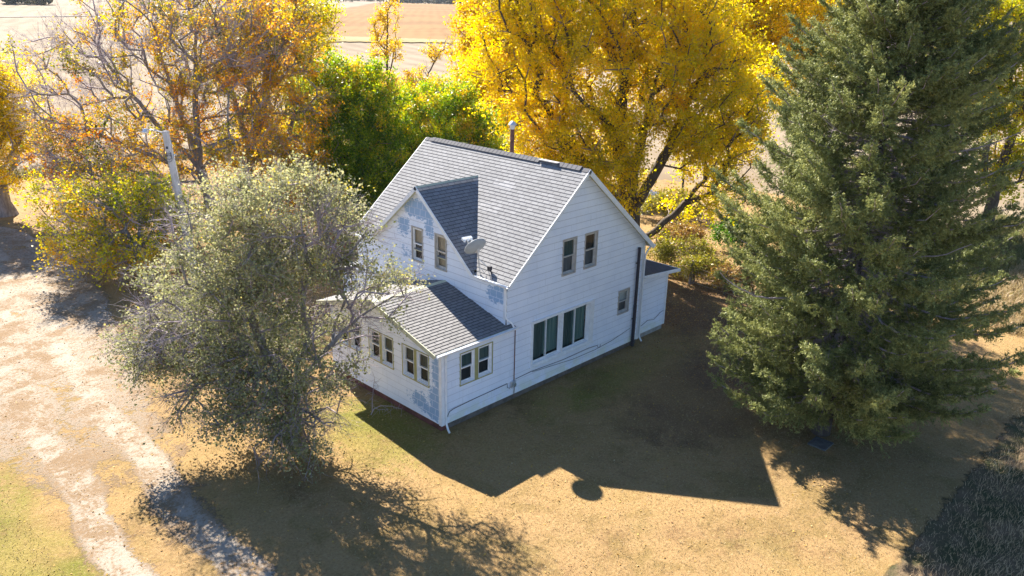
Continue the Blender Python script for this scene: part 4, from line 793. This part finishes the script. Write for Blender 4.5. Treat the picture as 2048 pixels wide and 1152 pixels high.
shrub('reddish brown weed heap by the last fence post', (19.4, .4), [(0, .3, .4, 1.0, .6, .55)], 'weed', 80, 45, .95, .10)
shrub('mound of brown brush beyond the wire fence', (24.5, 6.8), [(0, 0, .4, 1.3, .9, .55)], 'weed', 81, 60, .98, .11)
shrub('weedy yellow bush at the foot of the small pole', (30, 10.5), [(0, 0, .8, 1.6, 1.2, .9), (-2, 0, .7, 1.4, 1, .8)], 'weed', 82, 70, .6, .14)
# bare sapling in the shade by the porch
rng = np.random.default_rng(5); sap = thing('dead_sapling', (-1.0, 2.55, GZ), 'small bare grey sapling in the shade beside the porch foundation', 'sapling')
A0 = np.array([-1.0, 2.55, GZ]); pts = [A0, A0 + [.05, -.1, .25], A0 + [.2, -.3, .4], A0 + [.35, -.75, .5], A0 + [.4, -1.2, .55]]; pt2 = [A0 + [.02, -.05, .1], A0 + [.15, .1, .5], A0 + [.3, .2, .95], A0 + [.36, .2, 1.2]]
V, F = tubes([np.array(pts), np.array(pt2)], [np.array([.02, .017, .014, .01, .006]), np.array([.017, .014, .01, .006])], 6); obj('trunk', mesh_np('trunk', V, F, True), M['twig_pale'], sap)
S = np.concatenate([np.linspace(pts[1], pts[4], 26), np.linspace(pt2[1], pt2[3], 18)]); dd = norm(rng.normal(size=(44, 3)) + [0, -.2, .4]) * rng.uniform(.15, .4, (44, 1)); V, F = twig_mesh(S, S + dd * .5 + rng.normal(size=(44, 3)) * .02, S + dd, .006, .003); obj('twigs', mesh_np('twigs', V, F), M['twig_pale'], sap)

# ------------------------------------------------------------------ the spruce
def m_needle():
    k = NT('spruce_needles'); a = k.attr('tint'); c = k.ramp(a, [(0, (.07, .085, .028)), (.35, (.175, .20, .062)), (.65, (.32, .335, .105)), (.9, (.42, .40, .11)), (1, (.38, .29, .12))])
    k.set(k.b.inputs['Base Color'], c); k.b.inputs['Roughness'].default_value = .55; k.b.inputs['Specular IOR Level'].default_value = .25
    tl = k.n('ShaderNodeBsdfTranslucent'); k.t.links.new(c, tl.inputs[0]); ms = k.n('ShaderNodeMixShader'); ms.inputs[0].default_value = .25
    k.t.links.new(k.b.outputs[0], ms.inputs[1]); k.t.links.new(tl.outputs[0], ms.inputs[2]); k.t.links.new(ms.outputs[0], k.out.inputs[0]); return k.m
def spruce(base, H, seed):
    rng = np.random.default_rng(seed); b3 = np.array([base[0], base[1], GZ]); root = thing('spruce_tree', tuple(b3), 'tall dark green spruce with bare dead twigs inside, right of the house', 'tree')
    zs = np.linspace(GZ - .1, H, 30); lean = np.array([.03, -.02]); ax = lambda z: np.stack([base[0] + lean[0] * z * 1.0, base[1] + lean[1] * z, z], -1)
    tp = ax(zs); tr = .30 * (1 - (zs - GZ) / (H - GZ + .2)) ** .9 + .02; paths, rad = [tp], [tr]
    dead_a, dead_b = [], []; BS, BE, BT, BW = [], [], [], []     # branchlets: start, end, tint, weight
    z = 1.15
    cam2 = np.array([-H_.x, -H_.y])
    while z < H - .25:
        nb = rng.integers(6, 9); a0 = rng.random() * 6.28; f = (z - 1) / (H - 1)
        for i in range(nb):
            a = a0 + 6.283 * i / nb + rng.normal() * .22; d2 = np.array([math.cos(a), math.sin(a)]); toward = d2 @ cam2; side = d2 @ np.array([R_.x, R_.y])
            prof = float(np.interp(z, [1, 2.2, 3.8, 6, 8.3, 10, 11.5, 13.5, 15.5, 17], [3.9, 4.6, 4.8, 4.55, 4.1, 3.55, 2.95, 2.15, 1.2, .3]))
            Lb = prof * rng.uniform(.72, 1.12)
            if 5.6 < z < 10.5 and toward > .35: Lb *= .75 if rng.random() < .4 else .95     # thin face towards the camera, bare inside
            if side < -.45 and z < 5.0: Lb *= .86
            if toward > .2 and z < 2.6: Lb *= np.interp(z, [1, 2.6], [.62, .9]) if toward > .5 else .85
            hgap = rng.random() < .012
            n = max(4, int(Lb / .28)); t = np.linspace(0, 1, n + 1); rise = (.42 * (f - .45)) * Lb; sag = -.16 * Lb * (1 - f)
            o = ax(z); P = np.zeros((n + 1, 3)); P[:, :2] = o[:2] + d2 * (t * Lb)[:, None]; P[:, 2] = z + rise * t + sag * np.sin(t * 2.4) + .26 * Lb * (t ** 3)
            P[:, :2] += np.stack([-d2[1] * np.ones(n + 1), d2[0] * np.ones(n + 1)], -1) * (rng.normal() * .12 * Lb * t ** 2)[:, None]; P[1:] += rng.normal(size=(n, 3)) * .03
            P[:, 2] = np.maximum(P[:, 2], .05)
            paths.append(P); rad.append((.012 + .011 * Lb * (1 - t)) * .85)
            dead = rng.random() < .02 and z < 10
            st = .22 if Lb > 2.2 else .08
            if 5.6 < z < 10.5 and toward > .3: st = .3
            m = int(Lb * (1 - st) / .034); tt = st + (1 - st) * np.sort(rng.random(m)) ** .85
            if not dead and not hgap:
                idx = np.clip((tt * n), 0, n - 1e-4); i0 = idx.astype(int); fr = (idx - i0)[:, None]; S = P[i0] * (1 - fr) + P[i0 + 1] * fr; T = norm(P[i0 + 1] - P[i0])
                sgn = rng.choice([-1., 1.], m)[:, None]; sd = np.stack([-d2[1] * np.ones(m), d2[0] * np.ones(m), np.zeros(m)], -1) * sgn
                Lw = (np.clip((1.02 - tt), .1, 1) * .78 * min(1, Lb / 2.6) + .16) * rng.uniform(.6, 1.3, m)
                dr = norm(T * rng.uniform(.5, 1.1, m)[:, None] + sd * rng.uniform(.25, .9, m)[:, None] + np.stack([np.zeros(m), np.zeros(m), rng.normal(.02, .38, m)], -1))
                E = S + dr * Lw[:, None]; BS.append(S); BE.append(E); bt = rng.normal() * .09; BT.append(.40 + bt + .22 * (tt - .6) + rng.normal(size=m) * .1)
                # second-order sprays
                for _ in range(3):
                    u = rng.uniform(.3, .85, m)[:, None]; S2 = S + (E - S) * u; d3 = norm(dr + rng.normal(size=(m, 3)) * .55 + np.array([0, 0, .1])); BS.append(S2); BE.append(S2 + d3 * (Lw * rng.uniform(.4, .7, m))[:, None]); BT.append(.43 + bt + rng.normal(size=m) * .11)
            # dead inner twigs
            q = int(Lb * (9 if toward > 0 else 4)); t2 = rng.random(q) * (.9 if dead else st + .18); idx = np.clip(t2 * n, 0, n - 1e-4); i0 = idx.astype(int); S = P[i0] + (P[i0 + 1] - P[i0]) * (idx - i0)[:, None]
            dd = norm(rng.normal(size=(q, 3)) * [1, 1, .6] + np.append(d2, 0) * .9) * rng.uniform(.2, .75, (q, 1)); dead_a.append(S); dead_b.append(S + dd)
        z += rng.uniform(.19, .29) * (1.12 - .35 * f)
    V, F = tubes(paths[:1], rad[:1], 10); obj('trunk', mesh_np('trunk', V, F, True), M['bark_spruce'], root)
    V, F = tubes(paths[1:], rad[1:], 5); A = np.concatenate(dead_a); B = np.concatenate(dead_b); V2, F2 = twig_mesh(A, (A + B) / 2 + rng.normal(size=A.shape) * .03, B, .008, .003)
    obj('branches', mesh_np('branches', np.concatenate([V, V2]), np.concatenate([F, F2 + len(V)]), True), M['twig_pale'], root)
    S, E, T = np.concatenate(BS), np.concatenate(BE), np.concatenate(BT); L = np.linalg.norm(E - S, axis=1); cnt = np.clip((L / .02).astype(int), 6, 24); q = np.repeat(np.arange(len(S)), cnt)
    t = rng.random(len(q))[:, None]; ax_ = norm(E - S)[q]; P = S[q] + (E - S)[q] * t; D = norm(ax_ * .9 + norm(rng.normal(size=(len(q), 3))) * .8)
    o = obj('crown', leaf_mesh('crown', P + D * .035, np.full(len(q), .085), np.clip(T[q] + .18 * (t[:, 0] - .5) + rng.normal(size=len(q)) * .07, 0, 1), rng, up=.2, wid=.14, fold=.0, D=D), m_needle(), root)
    print('spruce needles', len(q))
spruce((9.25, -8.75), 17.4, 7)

# ------------------------------------------------------------------ yard things
up_ = thing('utility_pole', (.9, 19.6, GZ), 'weathered grey wooden utility pole with yard light arm, leaning behind the silvery tree', 'utility pole')
top = Vector((.45, 20.1, 7.15)); bot = Vector((.9, 19.6, GZ - .1))
mb = MB(); mb.tube([bot, bot.lerp(top, .5), top], [.22, .19, .16], 14); mb.build('pole', M['pole'], up_, smooth=False)
ra = Vector((R_.x, R_.y, 0)); sd = bot.lerp(top, .84)
mb = MB(); mb.tube([top - Z * .12, top - ra * .5 + Z * .02, top - ra * .85 + Z * .04], .03, 8); mb.build('lamp_arm', M['galv'], up_)
mb = MB(); mb.lathe(top - ra * .95 - Z * .06, [(.0, .16), (.06, .15), (.09, .06), (.15, .02), (.15, -.04), (.05, -.08), (0, -.09)], 14); mb.build('lamp_head', M['galv'], up_)
mb = MB(); mb.tube([bot + ra * .2 - H_ * .05 + Z * .1, bot.lerp(top, .4) + ra * .18 - H_ * .05, sd + ra * .17 - H_ * .05, sd + ra * .2 + Z * .1, sd + ra * .28 + Z * .06], .04, 8); mb.build('conduit', M['galv'], up_)
mb = MB(); c = bot.lerp(top, .86) - H_ * .15
for i, rr_ in enumerate((.12, .15, .17)): mb.tube([c + ra * math.cos(a) * rr_ + Z * (math.sin(a) * rr_ - .1 * i) - H_ * .03 * i for a in np.linspace(0, 6.28, 15)], .012, 5, cap=False)
mb.tube([c, c - ra * .25 - Z * .3, c - ra * .22 - Z * .55, c + Z * -.6], .012, 5); mb.build('wire_coil', M['wire'], up_)
mb = MB(); mb.lathe(bot.lerp(top, .9) - H_ * .19, [(0, -.06), (.05, -.05), (.035, 0), (.05, .05), (0, .06)], 10); mb.build('insulator', M['black_pipe'], up_)
# small pole in the golden tree's gap
pl = thing('fence_pole', (32.2, 11.8, GZ), 'tall thin brown pole with a box on top seen through the golden tree', 'pole')
mb = MB(); mb.tube([(32.2, 11.8, GZ - .1), (32.15, 11.85, 2), (32.1, 11.9, 4.0)], [.09, .08, .07], 9); mb.build('pole', M['bark_dark'], pl)
mb = MB(); mb.cube(31.9, 32.3, 11.75, 12.05, 3.95, 4.16); mb.cube(31.82, 32.38, 11.7, 12.1, 4.16, 4.2); mb.build('box', M['greytan'], pl)
# white fuel tank behind the trunk
tk = thing('fuel_tank', (31.4, 13.9, GZ), 'white horizontal fuel tank glimpsed behind the golden tree trunk', 'fuel tank')
a_ = Vector((R_.x, R_.y, 0)); c_ = Vector((31.4, 13.9, .42)); mb = MB(); mb.lathe(c_ - a_ * .9, [(0, -.12), (.22, -.06), (.34, .04), (.38, .18), (.38, 1.62), (.34, 1.76), (.22, 1.86), (0, 1.92)], 20, a_); mb.build('body', M['white'], tk, smooth=True)
for s in (-.5, .5):
    mb = MB(); mb.box(c_ + a_ * s, a_, Z, H_, -.06, .06, -.7, -.3, -.28, .28); mb.build('leg', M['concrete'], tk)
mb = MB(); mb.lathe(c_ + Z * .36, [(.12, 0), (.12, .12), (.06, .16), (0, .17)], 12); mb.build('valve_dome', M['white'], tk)
# wire fence beside the yard
fx = [(18.9, .6), (19.1, 2.7), (21.3, 5.3), (24, 8.2), (18.9, -2.2), (18.9, -5.0)]
posts = sorted(fx, key=lambda p: p[1])
fence = thing('wire_fence', (19, 1, GZ), 'wire mesh stretched between the fence posts beyond the lean-to', 'fence')
mb = MB()
for a, b in zip(posts[:-1], posts[1:]):
    a3, b3 = Vector((*a, 0)), Vector((*b, 0)); L = (b3 - a3).length
    for h in (.15, .35, .55, .75, .95): mb.tube([a3 + Z * (GZ + h), a3.lerp(b3, .5) + Z * (GZ + h - .03), b3 + Z * (GZ + h)], .006, 4)
    for i in range(int(L / .3)): q = a3.lerp(b3, (i + .5) / int(L / .3)); mb.tube([q + Z * (GZ + .13), q + Z * (GZ + .96)], .004, 3)
mb.build('mesh', M['greytan'], fence)
for i, (p, lab) in enumerate(zip([(24, 8.2), (21.3, 5.3), (19.1, 2.7), (18.9, .6)], ['fence post nearest the golden tree trunk', 'fence post among green weeds behind the lean-to roof', 'stout wooden fence post among tan weeds right of the lean-to', 'thin dark fence post beside the spruce boughs'])):
    r = .085 if i == 2 else .04; m = MB(); m.tube([(p[0], p[1], GZ - .1), (p[0], p[1], GZ + .6), (p[0] + .02, p[1], GZ + 1.25)], [r, r * .95, r * .85], 8)
    o = m.build('fence_post', M['bark_dark'] if i != 2 else M['bark_grey']); tag(o, lab, 'fence post', 'posts of the wire fence')
mb = MB(); mb.cube(8.15, 8.8, -9.4, -8.8, GZ - .05, GZ + .06); o = mb.build('concrete_slab', plain('mossy_concrete', (.13, .125, .12), .95, var=.25)); tag(o, 'low grey concrete slab under the lowest spruce boughs', 'slab')

# ------------------------------------------------------------------ ground cover
def blades(name, x, y, h, w, rng, tint, mat, lean=(0, 0), leans=.5, kind='stuff', zoff=0.):
    n = len(x); a = rng.random(n) * 6.283; z0 = hterr(x, y) + zoff; d = np.stack([np.cos(a), np.sin(a), np.zeros(n)], -1); le = (rng.normal(size=(n, 2)) * leans + np.array(lean)) * h[:, None]
    B = np.stack([x, y, z0], -1); T = B + np.concatenate([le, h[:, None]], 1); Mid = B + np.concatenate([le * .35, h[:, None] * .62], 1)
    W = d * w[:, None]; V = np.stack([B - W, B + W, Mid + W * .7, Mid - W * .7, T + W * .1, T - W * .1], 1).reshape(-1, 3); i = np.arange(n)[:, None] * 6
    return tag(obj(name, mesh_np(name, V, np.concatenate([i + [0, 1, 2, 3], i + [3, 2, 4, 5]]), False, {'tint': np.repeat(tint, 6)}), mat), kind=kind)
GL = m_leaf('dry_grass_blades', [(0, (.06, .075, .03)), (.25, (.15, .16, .05)), (.5, (.26, .20, .10)), (.8, (.38, .29, .17)), (1, (.46, .37, .24))], .3, .6, .2)
rng = np.random.default_rng(3)
n = 280000; u = rng.random(n) ** .75; x = -14 + rng.random(n) * 60; y = -13.0 - u * 15 + rng.normal(size=n) * .3 + .25 * np.sin(x * 1.3); cl = np.sin(x * 1.7 + np.sin(y * 2.1) * 1.4) * .5 + np.sin(y * 3.1 + x * .6) * .4; ok = (x + y * .2 > -8); x, y, cl = x[ok], y[ok], cl[ok]
hh = rng.uniform(.08, .28, len(x)) * (1 + .35 * cl) * np.clip((-12.6 - y) / 1.2, .3, 1)
gr = np.clip((-16.3 - y + .25 * (x - 3) * 0) / 2.5, 0, 1)
TG = m_leaf('tall_dry_grass', [(0, (.15, .15, .07)), (.3, (.36, .28, .15)), (.6, (.60, .43, .26)), (1, (.78, .60, .40))], .35, .6, .15)
blades('tall_grass', x, y, hh, rng.uniform(.003, .008, len(x)), rng, np.clip(.62 - .34 * gr + .12 * cl + rng.normal(size=len(x)) * .16, 0, 1), TG, (-.3, -.1), .5)
n = 190000; x = rng.uniform(-15, 24, n); y = rng.uniform(-12.9, 16, n); keep = ~((x > -.1) & (x < 13.1) & (y > -.1) & (y < 10.7)) & ((x > -5.8) | (x < -11.2) | (rng.random(n) < .12)); x, y = x[keep], y[keep]
gsel = np.exp(-((x + 1.5) / 2.4) ** 2 - ((y - 1.5) / 3.6) ** 2) + .8 * np.exp(-((x + 13) / 2.4) ** 2) + .6 * np.exp(-((x - 7) / 6) ** 2 - ((y + 1.3) / 1.7) ** 2)
blades('lawn_grass', x, y, rng.uniform(.02, .06, len(x)), rng.uniform(.006, .012, len(x)), rng, np.clip(.66 - .5 * gsel * rng.random(len(x)) + rng.normal(size=len(x)) * .15, 0, 1), GL, (-.2, -.2), .8)
n = 26000; x = rng.uniform(24, 48, n); y = rng.uniform(-12, -4, n); blades('rough_grass', x, y, rng.uniform(.15, .45, n), rng.uniform(.012, .03, n), rng, np.clip(.72 + rng.normal(size=n) * .15 - .45 * (y > -8.2), 0, 1), GL, (-.2, -.2), .5)
n = 9000; x = rng.uniform(-30, 40, n); y = 51 + rng.normal(size=n) * .5; blades('field_edge_weeds', x, y, rng.uniform(.3, 1.0, n), rng.uniform(.015, .04, n), rng, np.clip(.3 + rng.normal(size=n) * .2, 0, 1), GL, (0, 0), .4)
# fallen leaves
def litter(n, xc, yc, sx, sy, tl, th, seed):
    r = np.random.default_rng(seed); return np.stack([r.normal(xc, sx, n), r.normal(yc, sy, n)], -1), r.uniform(tl, th, n)
parts = [litter(700, 0, -2, 6, 5, .1, .8, 1), litter(1500, 10, -4, 5, 4, .3, 1, 2), litter(9000, 18, 4, 4, 4, .1, .9, 3), litter(5000, 4, 22, 7, 6, .4, 1, 4), litter(900, -6, 3, 4, 6, .2, .9, 5), litter(4200, 14.5, -1.5, 3, 3, .5, 1, 6), litter(5000, 26, 7, 6, 5, .4, 1, 8)]
Q = np.concatenate([p[0] for p in parts]); T = np.concatenate([p[1] for p in parts]); ok = ~((Q[:, 0] > -.15) & (Q[:, 0] < 13.1) & (Q[:, 1] > -.15) & (Q[:, 1] < 10.7)) & (Q[:, 1] > -12.8); Q, T = Q[ok], T[ok]
LL = m_leaf('fallen_leaves', [(0, (.5, .42, .3)), (.3, (.50, .32, .06)), (.6, (.34, .19, .06)), (1, (.22, .11, .06))], .15, .7, .2)
tag(obj('fallen_leaves', leaf_mesh('fallen_leaves', np.column_stack([Q, hterr(Q[:, 0], Q[:, 1]) + .022 + rng.random(len(Q)) * .01]), np.full(len(Q), .06), T, rng, up=2.5, wid=.38), LL), kind='stuff')

# ------------------------------------------------------------------ far woods
def m_far():
    k = NT('distant_foliage'); a = k.attr('tint'); return k.fin(k.ramp(a, [(0, (.05, .06, .035)), (.6, (.11, .11, .05)), (1, (.2, .15, .05))]), .9, spec=.1)
rng = np.random.default_rng(9); cs = []
def band(px_lo, px_hi, dist, n, h, spread):
    b = np.interp(rng.uniform(px_lo, px_hi, n), [0, 2048], [-.567 * 1, .567]); ang = YAW - b * .95; d = dist + rng.normal(size=n) * spread; x = CAM[0] + d * np.cos(ang); y = CAM[1] + d * np.sin(ang)
    hh = h * rng.uniform(.5, 1.2, n); return np.stack([x, y, hterr(x, y)], -1), hh
Ps, Sz = [], []
for a in ((-100, 60, 640, 26, 11, 15), (330, 760, 1500, 120, 15, 90), (760, 1100, 1150, 110, 15, 60), (1000, 2200, 1300, 200, 15, 60), (60, 700, 2200, 160, 22, 150)):
    p, h = band(*a)
    for q, s in zip(p, h):
        m = 90; u = norm(rng.normal(size=(m, 3))) * (rng.random((m, 1)) ** .4) * np.array([s * .55, s * .55, s * .5]); Ps.append(q + np.array([0, 0, s * .5]) + u); Sz.append(np.full(m, s * .22))
P = np.concatenate(Ps); Sz = np.concatenate(Sz)
tag(obj('distant_woods', leaf_mesh('distant_woods', P, Sz, rng.random(len(P)), rng, up=.6, wid=.45), m_far()), kind='stuff')

# thin autumn haze over the fields, one closed box round the whole scene
hm = bpy.data.materials.new('haze_air'); hm.use_nodes = True; ht = hm.node_tree; ht.nodes.clear(); ho = ht.nodes.new('ShaderNodeOutputMaterial'); hv = ht.nodes.new('ShaderNodeVolumePrincipled')
hv.inputs['Color'].default_value = (.86, .90, 1, 1); hv.inputs['Density'].default_value = .00007; ht.links.new(hv.outputs[0], ho.inputs['Volume'])
mb = MB(); mb.cube(-7000, 7000, -7000, 7000, -3, 60); tag(mb.build('haze', hm), kind='stuff')
